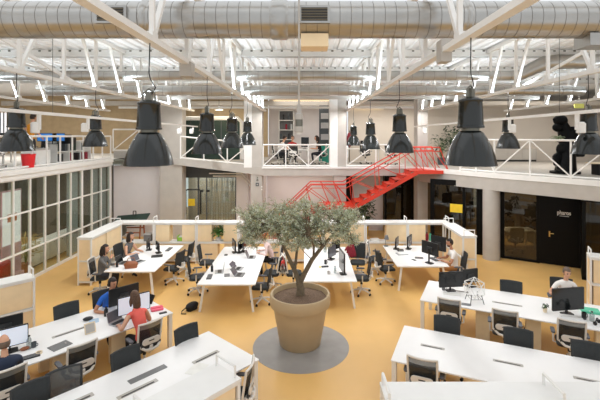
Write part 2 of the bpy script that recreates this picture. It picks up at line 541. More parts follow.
m = MB(); m.b2((s0, -.005, .08), (s1, .005, 2.62), T=FR); m.b2((s2, -.005, .08), (s3, .005, 2.62), T=FR); m.build('glass_pane', 'glassdark', w3o)
m = MB(); y0 = on_front(457.5); m.b2((y0 - .28, -.03, 1.55), (y0 + .26, -.012, 1.88), T=FR); o = m.build('yellow_notice', 'yellow', w3o); o['label'] = 'yellow notice on dark glass beside the column'
d1 = MB(); d1.b2((s3 + .05, -.03, .02), (s4, .03, 2.62), T=FR); d1o = struct('door_1', d1, 'door', label='tall black door with white lettering and brass handle', cat='door')
h = on_front(549.5)
m = MB(); m.b2((h - .022, -.05, 1.0), (h + .022, -.03, 1.2), T=FR); m.tube([FR @ Vector((h, -.08, 1.13)), FR @ Vector((h + .13, -.08, 1.13))], .014); m.tube([FR @ Vector((h, -.03, 1.13)), FR @ Vector((h, -.09, 1.13))], .015); m.build('door_handle', 'brass', d1o)
fc = bpy.data.curves.new('door_lettering', 'FONT'); fc.body = 'pharos'; fc.size = .30; fc.extrude = .004; fc.offset = .008
fo = bpy.data.objects.new('door_lettering', fc); COL.objects.link(fo); fo.parent = d1o; fc.materials.append(M['paper'])
fo.matrix_world = FR @ Matrix.Translation((on_front(557), -.036, 1.83)) @ Matrix.Rotation(PI / 2, 4, 'X')
fo.scale = (.50, .66, 1)
m = MB(); m.b2((on_front(559.5), -.038, 1.765), (on_front(569), -.032, 1.79), T=FR); m.build('lettering_underline', 'greylight', d1o)
# return and the last glazed bay
w4 = MB(); FR2 = Matrix.Translation((8.86, 12.85, 0)) @ Matrix.Rotation(frz, 4, 'Z')
for s in (0, 2.4):
    w4.b2((s, -.05, 0), (s + .1, .05, 2.6), T=FR2)
w4.b2((0, -.05, 2.5), (3.0, .05, 2.6), T=FR2); w4.b2((0, -.05, 0), (3.0, .05, .1), T=FR2)
w4o = struct('window_4', w4, 'door', label='dark glazed bay past the black door', cat='window')
m = MB(); m.b2((.1, -.005, .1), (3.0, .005, 2.5), T=FR2); m.build('glass_pane', 'glassdark', w4o)
m = MB(); m.b2((.22, .2, 0), (.27, .25, 2.5), T=FR2); m.build('inner_post', 'cream', w4o)
m = MB(); m.add([(8.86, 12.85, 0), (9.5, 13.85, 0), (9.5, 13.85, 2.84), (8.86, 12.85, 2.84), (8.92, 12.82, 0), (9.56, 13.82, 0), (9.56, 13.82, 2.84), (8.92, 12.82, 2.84)], [(0, 1, 2, 3), (7, 6, 5, 4), (0, 3, 7, 4), (1, 5, 6, 2), (3, 2, 6, 7)]); struct('wall_return', m, 'door')
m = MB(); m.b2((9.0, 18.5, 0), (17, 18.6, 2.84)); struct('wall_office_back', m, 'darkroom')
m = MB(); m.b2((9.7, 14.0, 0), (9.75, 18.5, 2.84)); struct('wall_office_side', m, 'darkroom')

# the glass office wall down one side
w5 = MB()
ys = [6.12 + .735 * k for k in range(17)]
for k, y in enumerate(ys):
    t = .11 if abs(y - 15.675) < .1 else .045
    w5.b2((-8.84, y - t / 2, 0), (-8.76, y + t / 2, 3.3))
for z, t in ((.05, .1), (1.0, .05), (2.22, .05), (3.27, .06)):
    w5.b2((-8.83, 4, z - t / 2), (-8.77, 17.95, z + t / 2))
w5.b2((-8.86, 17.86, 0), (-8.74, 17.98, 3.3))
w5o = struct('window_5', w5, 'steel', label='long white gridded glass wall of the side office', cat='window')
m = MB(); m.b2((-8.803, 4, .05), (-8.797, 17.9, 3.3)); m.build('glass_pane', 'glassleft', w5o)
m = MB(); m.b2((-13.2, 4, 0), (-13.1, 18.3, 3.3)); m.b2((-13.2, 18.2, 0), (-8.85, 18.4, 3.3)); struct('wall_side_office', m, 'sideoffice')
m = MB()
m.b2((-8.95, 14.95, .1), (-8.93, 15.65, 3.25)); m.b2((-8.95, 16.6, .1), (-8.93, 17.15, 3.25)); m.b2((-8.95, 17.3, .1), (-8.93, 17.85, 3.25))
o = m.build('roller_blind', 'greylight', w5o); o['label'] = 'pale translucent blinds behind the glass'

# columns
def column(x0, x1, y, z1=6.4, pil=None, d=.6, z0=0, label=''):
    m = MB(); m.b2((x0, y, z0), (x1, y + d, z1))
    if pil:
        m.b2((pil[0], y - .04, FC), (pil[1], y + d, z1), 1)
    o = m.build('concrete_column', ['cream', 'white'])
    tag(o, label, 'column', None, 'structure')
column(-6.55, -5.55, 17.9, label='broad cream column beside the plain pale wall')
column(-2.45, -1.95, 17.75, pil=(-2.75, -2.4), label='cream column with a white strip above the small signs')
column(1.25, 1.78, 17.75, pil=(1.05, 1.4), label='cream column behind the red stair foot')
column(4.95, 5.4, 17.75, label='slim cream column behind the red stair landing')
m = MB(); m.lathe([(.3, 0), (.3, 2.62)], 28, c=(6.95, 15.0, 0)); o = m.build('concrete_column', 'cream', smooth=True); tag(o, 'round pale column in front of the dark glass', 'column', None, 'structure')
o = MB().b2((-2.23, 17.72, 2.38), (-2.09, 17.74, 2.52)).build('pictogram_sign', 'slate'); tag(o, 'small square dark sign on the cream column', 'sign')
MB().b2((-2.19, 17.715, 2.42), (-2.13, 17.725, 2.48)).build('pictogram', 'cream', o)
o = MB().lathe([(.0, 0), (.05, .02), (.03, .1), (.0, .12)], 12, c=(-2.15, 17.73, 2.60)).ball((-2.15, 17.73, 2.76), .028).build('pictogram_figure', 'bolt'); tag(o, 'tiny grey figure mark above the square sign', 'sign')
# white handrail pipes on the wall below the ramp
for dz in (0, -.12):
    o = MB().tube([(-4.55 + abs(dz) * 1.5, 18.8, 2.84 + dz), (-3.0 + dz * .4, 18.8, 2.84 + dz), (-2.55 + dz * .4, 18.8, 2.35 + dz), (-1.95, 17.72, 2.35 + dz), (-1.95, 17.66, 2.35 + dz)], .03, 8).build('wall_pipe', 'white', smooth=True)
    tag(o, 'upper of two white pipes bending down the wall under the ramp' if dz == 0 else 'lower of two white pipes bending down the wall under the ramp', 'pipe')

# ---------------------------------------------------------------- roof
RZ = 7.0                      # underside of the roof deck
m = MB()
xs = []
x = -19.0
while x < 18.5:
    xs += [(x, RZ), (x + .12, RZ), (x + .15, RZ + .05), (x + .25, RZ + .05), (x + .28, RZ)]
    x += .28
vs = [(a, 8.4, z) for a, z in xs] + [(a, 26, z) for a, z in xs]
n = len(xs)
m.add(vs, [(i, i + 1, n + i + 1, n + i) for i in range(n - 1)])
struct('ceiling', m, 'deck', label='white corrugated metal roof deck', cat='ceiling')
m = MB(); m.b2((-19, 5.12, RZ), (18.5, 5.26, RZ + .2)); struct('ceiling_beam', m, 'white')
for y in (8.5, 11.1, 13.9, 16.6):
    m = MB(); m.b2((-19, y, RZ - .2), (18.5, y + .1, RZ - .01)); m.b2((-19, y - .05, RZ - .2), (18.5, y + .15, RZ - .17))
    for k in range(128):
        m.b2((-18.9 + k * .28, y - .015, RZ - .06), (-18.84 + k * .28, y, RZ - .02), 1)
    struct('ceiling_beam', m, ['white', 'bolt'])
for y, z, hh, mm, x0, x1 in ((13.3, 6.16, .13, 'cream', -9, 9), (15.4, 6.02, .13, 'cream', -9, 9), (19.2, 5.92, .1, 'white', -9, 6.5), (22.3, 6.3, .25, 'cream', -17, 17)):
    m = MB(); m.b2((x0, y, z), (x1, y + .12, z + hh)); struct('ceiling_beam', m, mm)


def truss(X, nodes, label, zb=5.73, zt=6.93, y0=1.6, y1=17.9, w=.115, m_='steel', mid=8.3):
    t = thing('roof_truss', label, 'truss', (X, (y0 + y1) / 2, zb), 0, 'white roof trusses'); t['kind'] = 'structure'
    def P(y, z): return (0, y - (y0 + y1) / 2, z - zb)
    MB().bar(P(y0, zb), P(y1, zb), w, w * .62).build('bottom_chord', m_, t)
    MB().bar(P(y0, zt), P(y1, zt), w, w * .8).build('top_chord', m_, t)
    for i, y in enumerate(nodes):
        MB().bar(P(y, zb), P(y, zt), w * .5).build('web_post', m_, t)
        if y > mid + .3:
            MB().bar(P(y, zb), P((y + nodes[i - 1]) / 2, zt), w * .5).build('web_diagonal', m_, t)
        elif y < mid - .3 and i + 1 < len(nodes):
            MB().bar(P(y, zb), P((y + nodes[i + 1]) / 2, zt), w * .5).build('web_diagonal', m_, t)
        MB().box(P(y, zb + w * .3), (w * .7, w * 1.5, w * 1.1)).build('gusset', m_, t)
    return t


NI = [2.0, 3.35, 4.76, 6.15, 7.52, 8.9, 10.26, 11.6, 12.95, 14.3, 15.65, 17.0]
NO = [1.9, 3.19, 4.47, 5.76, 7.05, 8.35, 9.62, 10.94, 12.25, 13.55, 14.85, 16.15, 17.45]
truss(-1.83, NI, 'white roof truss carrying the pendant lamps before the dark green board')
truss(1.83, NI, 'white roof truss carrying the pendant lamps above the red stair')
truss(-5.05, NO, 'white roof truss carrying the pendant lamps before the gallery')
truss(5.05, NO, 'white roof truss carrying the pendant lamps before the long mezzanine railing')
truss(-8.8, NO, 'white roof truss straight above the gridded glass wall')
truss(8.9, NO, 'white roof truss farthest out over the mezzanine')
for a, b, lb in (((-5.95, 7.3, 6.63), (-5.02, 8.7, 5.75), 'slanting white brace beside the truss at the gallery pendant lamps'), ((5.95, 7.5, 6.6), (5.05, 9.3, 5.75), 'slanting white brace beside the truss at the mezzanine pendant lamps'),
                 ((-8.75, 9.5, 6.85), (-5.1, 14.8, 5.8), 'long slanting white brace over the gallery railing')):
    o = MB().bar(a, b, .06).build('roof_brace', 'steel'); tag(o, lb, 'brace', None, 'structure')

# ---------------------------------------------------------------- ventilation ducts


def duct(label, y, z, r, x0, x1, pitch, n=36, gap=.011):
    t = thing('ventilation_duct', label, 'duct', ((x0 + x1) / 2, y, z))
    h = (x1 - x0) / 2
    T = Matrix.Rotation(PI / 2, 4, 'Y')
    prof, mis, x = [], [], -h
    while x < h - 1e-6:
        e = min(x + pitch, h)
        prof += [(r, x), (r, e - gap), (r - gap * .6, e - gap * .7), (r - gap * .6, e - gap * .2)]
        mis += [0, 1, 1, 1]
        x = e
    prof.append((r, h)); mis.append(0)
    m = MB(); m.lathe(prof, n, T=T, mis=mis); m.build('duct_tube', ['galv', 'seam'], t, True)
    return t, T


t, T = duct('huge spiral metal air duct spanning the whole hall under the skylights', 5.7, 6.25, .257, -6, 6, .154, gap=.008)
for x, wd in ((-.376, .25), (-2.25, .11), (2.25, .09), (4.1, .11)):
    m = MB(); m.lathe([(.259, -wd / 2), (.279, -wd / 2 + .03), (.279, wd / 2 - .03), (.259, wd / 2)], 36, T=Matrix.Translation((x, 0, 0)) @ T); m.build('duct_collar', 'galv', t, True)
for x in (.114, -2.65, 4.56):
    m = MB(); m.rbox((x, -.25, .0), (.43, .08, .24), .012, 0, axis='y')
    g = m.build('vent_box', 'galv', t)
    m = MB(); m.b2((x - .177, -.294, -.09), (x + .177, -.288, .09))
    for k in range(5):
        m.box((x, -.298, -.074 + k * .037), (.354, .012, .012), 1, Matrix.Rotation(.5, 3, 'X'))
    gg = m.build('vent_grille', ['slotdark', 'bolt'], g); gg['label'] = 'dark louvred grille'
m = MB(); m.b2((-.07, -.17, -.41), (.31, .17, -.23)); m.build('branch_box', 'ply', t)
m = MB(); m.b2((3.93, -.17, -.39), (4.9, .17, -.22)); m.build('branch_box', 'galv', t)
t, T = duct('upper of the two silver ducts crossing behind the trusses', 11.0, 6.26, .135, -16, 5.6, .3, 20)
m = MB(); dx = 5.6 + 5.2
m.tube([(dx, 0, 0), (dx + .3, 0, .02), (dx + .6, 0, .18), (dx + .95, 0, .34), (dx + 1.3, 0, .38)], [.135, .15, .18, .2, .2], 20); m.tube([(dx + 1.3, 0, .38), (dx + 8, 0, .42)], .2, 20)
o = m.build('duct_bend', 'galv', t, True); o['label'] = 'wider raised end of the duct'
duct('lower of the two silver ducts crossing behind the trusses', 12.4, 6.0, .14, -8, 8.6, .3, 20)
for x, y, z, w_, h_, lb in ((-1.83, 6.16, 5.62, .18, .22, 'beige junction box on the truss before the dark green board'), (1.83, 5.3, 5.72, .14, .30, 'beige junction box on the truss above the red stair')):
    o = MB().rbox((x, y, z), (w_, .2, h_), .015, axis='y').build('junction_box', 'cream'); tag(o, lb, 'box')

# ---------------------------------------------------------------- light bars and lamps
TX, TZ = 4.75, 5.01
for X, lb in ((-TX, 'white light track with spotlights over the side with the drafting table'), (TX, 'white light track with spotlights over the side with the black door')):
    t = thing('light_track', lb, 'light track', (X, 11.0, TZ))
    MB().bar((0, -6.5, 0), (0, 6.5, 0), .06, .055).build('track_bar', 'steel', t)
    for y in (-3.5, .5, 5.5):
        MB().tube([(0, y, 0), (0, y, RZ - TZ)], .005, 5).build('suspension_wire', 'bolt', t)
for px, py, lb in ((39, 127, 'white spotlight on the track before the tan gallery wall, closer to the red bin'), (88, 127, 'white spotlight on the track, just beside the smaller grey pendant over the gallery'), (577, 127, 'white spotlight on the track beside the tall black figure'),
                   (509.5, 128, 'white spotlight on the track in front of the grey pendant by the mezzanine wall'), (423, 130.5, 'far white spotlight on the track above the red stair landing'), (193, 131, 'far white spotlight in front of the dark green board'), (181, 131, 'far white spotlight beside the cream column and dark green board')):
    y = TX * F / abs(px - 306); p = on(px, py, y); sg = -1 if px < 306 else 1; p.x = TX * sg
    t = thing('track_spotlight', lb, 'spotlight', (p.x, p.y, p.z), 0, 'spotlights on the tracks')
    r = .075; dz = TZ - .02 - p.z
    MB().tube([(.07 * sg, 0, -.11), (.07 * sg, 0, -.10), (.07 * sg, 0, .06), (.07 * sg, 0, .09)], [.055, r, r, .045], 16).build('lamp_body', 'white', t, True)
    MB().b2((-.025, -.025, -.05), (.025, .025, dz)).bar((0, 0, 0), (.05 * sg, 0, 0), .04).build('bracket', 'white', t)
    MB().lathe([(.055, -.112), (.0, -.112)], 16, c=(.07 * sg, 0, 0)).build('lens', 'slot', t)


def make_pendant():
    t = thing('pendant_lamp', 'x', 'pendant lamp')
    k = .55
    sh = [(.235, -.02), (.225, -.10), (.20, -.22), (.175, -.34), (.22, -.34)]
    prof = [(.505, -.69), (.5, -.66), (.485, -.6), (.45, -.46), (.39, -.30), (.31, -.14), (.24, -.03), (.20, 0.0)]
    MB().lathe([(r * k, (z + .64 - .64) * k) for r, z in prof] + [(.19 * k, .0), (.30 * k, -.14 * k), (.38 * k, -.30 * k), (.44 * k, -.46 * k), (.49 * k, -.66 * k), (.505 * k, -.69 * k)], 40, mis=[0] * 8 + [1] * 5, close=False).build('lamp_shade', ['lamp', 'lampin'], t, True)
    MB().lathe([(.0, -.5 * k), (.07 * k, -.46 * k), (.09 * k, -.3 * k), (.05 * k, -.1 * k), (0, -.08 * k)], 16).build('bulb', 'lampin', t, True)
    MB().lathe([(.17 * k, .0), (.17 * k, .06 * k)], 24).build('neck_ring', 'bolt', t, True)
    MB().lathe([(.22 * k, .05 * k), (.265 * k, .06 * k), (.265 * k, .10 * k), (.25 * k, .11 * k), (.225 * k, .58 * k), (.24 * k, .60 * k), (.235 * k, .63 * k), (.14 * k, .68 * k)], 32).build('housing', 'lamp', t, True)
    m = MB(); m.b2((-.06 * k, -.06 * k, .66 * k), (.06 * k, .06 * k, .86 * k)); m.tube([(-.14 * k, 0, .68 * k), (-.12 * k, 0, .84 * k), (0, 0, .92 * k), (.12 * k, 0, .84 * k), (.14 * k, 0, .68 * k)], .02 * k, 8); m.build('bracket', 'bolt', t, True)
    MB().tube([(.05 * k, 0, .8 * k), (.14 * k, 0, .95 * k), (.03 * k, 0, 1.12 * k), (0, 0, 1.25 * k), (.01, 0, 1.04)], .007, 6).build('cord', 'cable', t)
    return t


pend = make_pendant()
for i, (px, bot, y, lb) in enumerate((
        (149, 165, 4.66, 'big dark pendant lamp in front of the plain pale wall, lowest on its side'),
        (470.5, 165, 4.45, 'big dark pendant lamp in front of the long mezzanine railing, largest of its row'),
        (207, 153.5, 7.39, 'dark pendant lamp in front of the dark green board, biggest of the three there'),
        (399.5, 152.5, 7.83, 'dark pendant lamp over the top of the red stair'),
        (232, 148, 9.9, 'grey pendant lamp before the dark green board, middle of the three there'),
        (370.5, 149, 11.35, 'grey pendant lamp between the slim column and the red stair lamp, middle of three'),
        (247.5, 145, 12.6, 'small grey pendant lamp beside the cream column with the white strip'),
        (353.5, 145.5, 15.4, 'smallest grey pendant lamp of the row above the red stair'),
        (16.5, 151, 6.98, 'grey pendant lamp hanging before the gallery with the red bin'),
        (95.5, 146.5, 9.6, 'small grey pendant lamp beside the end of the gallery railing'),
        (508, 148.5, 10.0, 'small grey pendant lamp in front of the blank mezzanine wall'),
        (588.5, 154, 7.15, 'grey pendant lamp beside the tall black figure, next to the picture edge'))):
    p = on(px, bot, y); loc = (p.x, p.y, p.z + .69 * .55)
    if i == 0:
        o = pend; o.location = loc; tag(o, lb, 'pendant lamp', 'industrial pendant lamps')
    else:
        o = dup(pend, loc, 0, lb, 'industrial pendant lamps')
    o.rotation_euler.z = i * .7
# slim hanging cylinder on a rod in the middle
p = on(299, 123, 5.2)
t = thing('hanging_speaker', 'tan cylinder hanging on a long rod in the middle of the hall', 'speaker', p)
MB().lathe([(.03, .24), (.032, .13), (.052, .115), (.052, .045), (.049, .045), (.049, -.045), (.052, -.045), (.052, -.115), (.04, -.12)], 20, mis=[0, 0, 0, 0, 1, 0, 0, 0]).build('cylinder_body', ['cream', 'bolt'], t, True)
MB().tube([(0, 0, .22), (0, 0, 7.1 - p.z)], .012, 8).build('rod', 'cream', t)
MB().lathe([(.03, -.122), (.03, -.142), (0, -.146)], 16).build('lens', 'white', t)
# small glowing lamp over the green board, square lamps under the beams
p = on(219, 108, 19.5)
t = thing('glowing_pendant', 'small lit white pendant over the dark green board', 'pendant lamp', p)
MB().lathe([(.22, -.1), (.1, .05), (.03, .1)], 20).build('lamp_shade', 'white', t, True); MB().tube([(0, 0, .08), (0, 0, 7.0 - p.z)], .01, 6).build('cord', 'cable', t); MB().ball((0, 0, -.02), .06).build('bulb', 'cove', t)
d = bpy.data.lights.new('pendant_bulb', 'POINT'); d.energy, d.color, d.shadow_soft_size = 30, (1, .8, .5), .1
o = bpy.data.objects.new('pendant_bulb', d); COL.objects.link(o); o.location = p + Vector((0, 0, -.2))
p = on(579, 106, 18.0)
t = thing('exit_sign', 'small lit yellow green sign hung over the mezzanine', 'sign', p); MB().rbox((0, 0, 0), (.42, .06, .2), .02, axis='y').build('lit_panel', 'exit', t); MB().rbox((0, .0, .2), (.34, .1, .14), .02, axis='y').build('sign_housing', 'white', t); MB().tube([(0, 0, .25), (0, 0, 7.05 - p.z)], .01).build('hanger', 'white', t)

# ================================================================== RAILINGS, STAIR


def railing(name, label, pts, h, step, brace, material='steel', cat='railing', curb=True, r=.03):
    """pts: world points along the foot of the railing"""
    o0 = Vector(pts[0])
    t = thing(name, label, cat, o0)
    P = [Vector(p) - o0 for p in pts]
    up = Vector((0, 0, h))
    MB().tube([p + up for p in P], r * 1.15, 8).build('top_rail', material, t, True)
    if curb:
        MB().tube([p + Vector((0, 0, .05)) for p in P], r, 8).build('bottom_rail', material, t, True)
    posts = []
    for a, b in zip(P[:-1], P[1:]):
        n = max(1, round((b - a).length / step))
        posts += [a.lerp(b, k / n) for k in range(n)]
    posts.append(P[-1])
    for p in posts:
        MB().bar(p, p + up, r * 1.5).build('post', material, t)
    if brace:
        for k, (a, b) in enumerate(zip(posts[:-1], posts[1:])):
            if brace == 2 or (a - b).length > .4:
                q = (a + Vector((0, 0, .05)), b + up) if k % 2 == 0 else (a + up, b + Vector((0, 0, .05)))
                MB().bar(q[0], q[1], r * 1.3).build('diagonal_brace', material, t)
    return t


railing('gallery_railing', 'white slim railing along the gallery above the glass wall', [(-8.74, 6.12, FL + .03), (-8.74, 17.9, FL + .03)], 1.0, .735, 0)
railing('landing_railing', 'short white braced railing behind the big dark pendant', [(-8.85, 18.35, 3.9), (-6.5, 18.35, 3.9)], 1.0, .95, 1)
railing('ramp_railing', 'white braced railing sloping along the ramp before the green board', [(-5.6, 17.85, 3.58), (-2.45, 17.75, 3.28)], 1.0, 1.1, 1)
railing('mezzanine_railing', 'white braced railing along the balcony across the end of the hall', [(-1.9, 17.75, FC + .03), (1.1, 17.75, FC + .03)], .98, 1.05, 1)
railing('mezzanine_railing', 'white braced railing between the far column and the red stair', [(1.8, 17.75, FC + .03), (4.4, 17.75, FC + .03)], .98, 1.05, 1)
railing('mezzanine_railing', 'long white braced railing in front of the tall black figure', [(6.1, 15.85, FC + .04), (6.5, 15.3, FC + .04), (6.93, 14.71, FC + .04), (6.93 + 2.1 * 1.87, 14.71 - 2.5 * 1.87, FC + .04)], 1.22, 1.22, 2, r=.03)

# ---- red steel stair
st = thing('red_stair', 'bright red steel stair with zigzag railings climbing to the balcony', 'stair', (2.0, 16.9, 0))
def S(x, y, z): return (x - 2.0, y - 16.9, z)
Yf, Yb = 16.45, 17.45
top, mid0, mid1 = (4.6, 3.17), (2.0, 1.72), (.75, 1.72)
foot = (-1.5, .0)
for Y in (Yf, Yb):
    m = MB()
    m.bar(S(top[0], Y, top[1] - .06), S(mid0[0], Y, mid0[1] - .06), .05, .16); m.bar(S(mid0[0], Y, mid0[1] - .06), S(mid1[0], Y, mid1[1] - .06), .05, .16)
    m.bar(S(mid1[0], Y, mid1[1] - .06), S(foot[0], Y, foot[1] + .08), .05, .16); m.bar(S(top[0], Y, top[1] - .06), S(5.85, Y, top[1] - .06), .05, .14)
    m.build('stringer', 'red', st)
MB().b2(S(top[0], Yf, 3.1), S(5.85, 17.7, 3.17)).build('top_landing', 'red', st)
MB().b2(S(mid1[0], Yf, 1.66), S(mid0[0], Yb, 1.72)).build('middle_landing', 'red', st)
n = 8
for k in range(n):
    x = mid0[0] + (top[0] - mid0[0]) * k / n; z = mid0[1] + (top[1] - mid0[1]) * (k + 1) / n
    MB().b2(S(x, Yf, z - .03), S(x + .36, Yb, z)).b2(S(x, Yf, z - .19), S(x + .03, Yb, z)).build('step', 'red', st)
n = 9
for k in range(n):
    x = foot[0] + (mid1[0] - foot[0]) * k / n; z = foot[1] + (mid1[1] - foot[1]) * (k + 1) / n
    MB().b2(S(x, Yf, z - .03), S(x + .28, Yb, z)).b2(S(x, Yf, z - .19), S(x + .03, Yb, z)).build('step', 'red', st)
H = .9
rail = [(foot[0] - .2, foot[1] + H - .1), (mid1[0] - .55, mid1[1] + H), (mid0[0] - .4, mid0[1] + H), (4.35, 3.17 + H + .06), (5.5, 3.17 + H + .06)]
low = [(foot[0], .1), (mid1[0], mid1[1]), (mid0[0], mid0[1]), (4.6, 3.17), (5.85, 3.17)]
for Y in (Yf, Yb):
    MB().tube([S(x, Y, z) for x, z in rail] + ([S(5.85, Y, 3.17)] if Y == Yf else []), .024, 8).build('handrail', 'red', st)
    MB().tube([S(x + .05, Y, z - .16) for x, z in rail], .017, 8).build('middle_rail', 'red', st)
    def lerp_poly(P, f):
        i = min(int(f * (len(P) - 1)), len(P) - 2); g = f * (len(P) - 1) - i
        return P[i][0] + (P[i + 1][0] - P[i][0]) * g, P[i][1] + (P[i + 1][1] - P[i][1]) * g
    N = 20
    for k in range(N):
        a, b = lerp_poly(low, k / N), lerp_poly(rail, (k + (.5 if k % 2 == 0 else .5)) / N)
        c2 = lerp_poly(low, (k + 1) / N)
        if k % 2 == 0:
            MB().bar(S(a[0], Y, a[1]), S(b[0], Y, b[1]), .025).build('baluster', 'red', st)
        else:
            b = lerp_poly(rail, (k - .5) / N)
            MB().bar(S(c2[0], Y, c2[1]), S(b[0], Y, b[1]), .025).build('baluster', 'red', st)

# ================================================================== SHELF ROWS


def shelf_unit(label, loc, rz, Lx, D=.43, Hh=1.45, up=(), low=(), ends=(), loops=(1,), mid=.74, group='plywood shelf dividers', back=False):
    """front edge runs from the origin along local x; depth goes along local +y"""
    t = thing('shelf_divider', label, 'shelf', loc, rz, group)
    b = .045
    m = MB()
    for x in (b / 2, Lx - b / 2):
        for y in (b / 2, D - b / 2):
            m.box((x, y, Hh / 2), (b, b, Hh))
    for z in (.1, mid, Hh - .03):
        for y in (b / 2, D - b / 2):
            m.box((Lx / 2, y, z), (Lx - 2 * b, b, b))
        for x in (b / 2, Lx - b / 2):
            m.box((x, D / 2, z), (b, D - 2 * b, b))
    m.build('frame', 'steel', t)
    MB().b2((-.0, -.02, Hh - .01), (Lx, D + .02, Hh + .03)).build('top_board', 'white', t)
    MB().b2((b, b, mid + .02), (Lx - b, D - b, mid + .045)).build('shelf', 'white', t)
    MB().b2((b, b, .12), (Lx - b, D - b, .145)).build('shelf', 'white', t)
    for z0, z1, cells in ((mid + .05, Hh - .05, up), (.15, mid - .03, low)):
        for x0, x1 in cells:
            MB().b2((max(b, x0 * Lx), .02, z0), (min(Lx - b, x1 * Lx), D - .04, z1)).build('plywood_box', 'ply', t)
    for e in ends:
        x = .012 if e == 0 else Lx - .03
        for z0, z1 in ((mid + .03, Hh - .05), (.13, mid - .03)):
            MB().b2((x, b, z0), (x + .018, D - b, z1)).build('end_panel', 'ply', t)
    for e in loops:
        x = .03 if e == 0 else Lx - .03
        MB().tube([(x, .05, Hh + .02), (x, .05, Hh + .20), (x, D - .05, Hh + .20), (x, D - .05, Hh + .02)], .018, 6).build('loop_handle', 'steel', t)
    return t
    return t


UX = [-7.0 + 1.525 * k for k in range(9)]
rows = [
    ((), ((.1, .9),), 'shelf divider with no upper boxes, behind the woman in a sleeveless grey top'),
    (((.04, .36), (.66, .97)), ((.04, .97),), 'shelf divider holding the green tray'),
    (((.0, .36), (.64, .97)), ((.0, .5), (.66, .97)), 'shelf divider holding the bushy green plant'),
    ((), ((.0, .3), (.6, .97)), 'shelf divider mostly open, behind the person with auburn hair'),
    (((.0, .5),), ((.0, .97),), 'shelf divider hidden behind the olive tree crown'),
    (((.02, .98),), ((.02, .98),), 'fully boxed plywood shelf divider behind the maroon jacket'),
    (((.5, .98),), ((.1, .6),), 'shelf divider with white papers in its open cell'),
    (((.0, .42),), ((.0, .97),), 'shelf divider with pink and teal bottles in its open cell'),
]
for k, (u, l, lb) in enumerate(rows):
    shelf_unit(lb, (UX[k], 14.42, 0), 0, 1.515, up=u, low=l)
# side wings at each end of the row
shelf_unit('shelf divider wing with plywood end panels beside the glass wall', (-6.6, 12.3, 0), PI / 2, 2.05, up=((.02, .45), (.48, .98)), low=((.02, .6),), ends=(0,), loops=(1,))
shelf_unit('shelf divider wing with plywood end panels behind the bearded man', (4.9 + .43 - .0, 12.5, 0), PI / 2, 1.87, up=((.02, .6),), low=((.02, .98),), ends=(0,), loops=(0, 1))
UL = math.atan2(.745, .667)
ULv, VL = Vector((math.cos(UL), math.sin(UL), 0)), Vector((math.sin(UL), -math.cos(UL), 0))
p = Vector((-6.09, 9.0, 0))
shelf_unit('shelf divider standing behind the bald man, at the picture edge', p - ULv * 1.9, UL, 1.9, D=.43, Hh=1.4, up=((.35, .97),), low=((.02, .97),), loops=(1,), mid=.72)
shelf_unit('shelf divider past the man in a white shirt, next to the picture edge', (7.42, 10.45, 0), -.44, 1.6, D=.43, Hh=1.42, up=((.05, .97),), low=((.05, .97),), ends=(0,), loops=(0,), mid=.72)
p = Vector((-.86, 5.25, 0))
t = shelf_unit('white topped shelf divider close in front of the two slot bench', p - ULv * 2.3, UL, 2.3, D=.5, Hh=1.4, up=((.05, .97),), low=((.02, .97),), ends=(1,), loops=(), mid=.72)
for x in (2.25, 1.1):
    MB().tube([(x, .46, 1.4), (x, .46, 1.58), (x, .05, 1.58), (x, .05, 1.4)], .016, 6).build('loop_handle', 'steel', t)
t = shelf_unit('white topped shelf divider close in front of the empty bench', (.95, 4.64, 0), 0, 4.2, D=.5, Hh=1.4, up=((.02, .98),), low=((.02, .98),), loops=(), mid=.72)
for x in (.03, 2.08, 4.1):
    MB().tube([(x, .46, 1.4), (x, .46, 1.57), (x, .05, 1.57), (x, .05, 1.4)], .02, 6).build('loop_handle', 'steel', t)

# ================================================================== DESKS
HT = .74


def desk(label, o, u, Lx, W, slots=(), style='splay', pillars=(), group='white bench desks'):
    """origin = near corner; x along u, y across; slots/pillars in desk coordinates"""
    rz = math.atan2(u[1], u[0])
    t = thing('bench_desk', label, 'desk', (o[0], o[1], 0), rz, group)
    m = MB(); m.rbox((Lx / 2, W / 2, HT - .0125), (Lx, W, .025), .015); m.build('tabletop', 'desk', t, bevel=.003)
    if style == 'splay':
        for x, s in ((.12, -1), (Lx - .12, 1)):
            for y, q in ((.16, -1), (W - .16, 1)):
                MB().bar((x - s * .0, y, HT - .03), (x + s * .06, y + q * .10, 0), .055, .04).build('leg', 'steel', t)
            MB().bar((x, .14, HT - .05), (x, W - .14, HT - .05), .05).build('crossbar', 'steel', t)
    else:
        for x in (.05, Lx - .05):
            for y in (.06, W - .06):
                MB().b2((x - .04, y - .04, 0), (x + .04, y + .04, HT - .025)).build('leg', 'steel', t)
            MB().bar((x, .08, HT - .05), (x, W - .08, HT - .05), .05).build('crossbar', 'steel', t)
    MB().bar((.15, W * .35, HT - .05), (Lx - .15, W * .35, HT - .05), .05).bar((.15, W * .65, HT - .05), (Lx - .15, W * .65, HT - .05), .05).build('beam', 'steel', t)
    for x, y in pillars:
        MB().rbox((x, y, .357), (.30, .16, .712), .02).build('leg_panel', 'paleply', t)
    for x, y, ln, wd, mt in slots:
        a = MB(); a.rbox((x, y, HT + .003), (ln, wd, .006), .01); c = a.build('cable_slot', mt, t)
        if mt == 'slot':
            MB().b2((x - ln * .42, y - wd * .42, HT + .0055), (x + ln * .40, y - wd * .05, HT + .007)).build('slot_opening', 'slotdark', c)
    return t


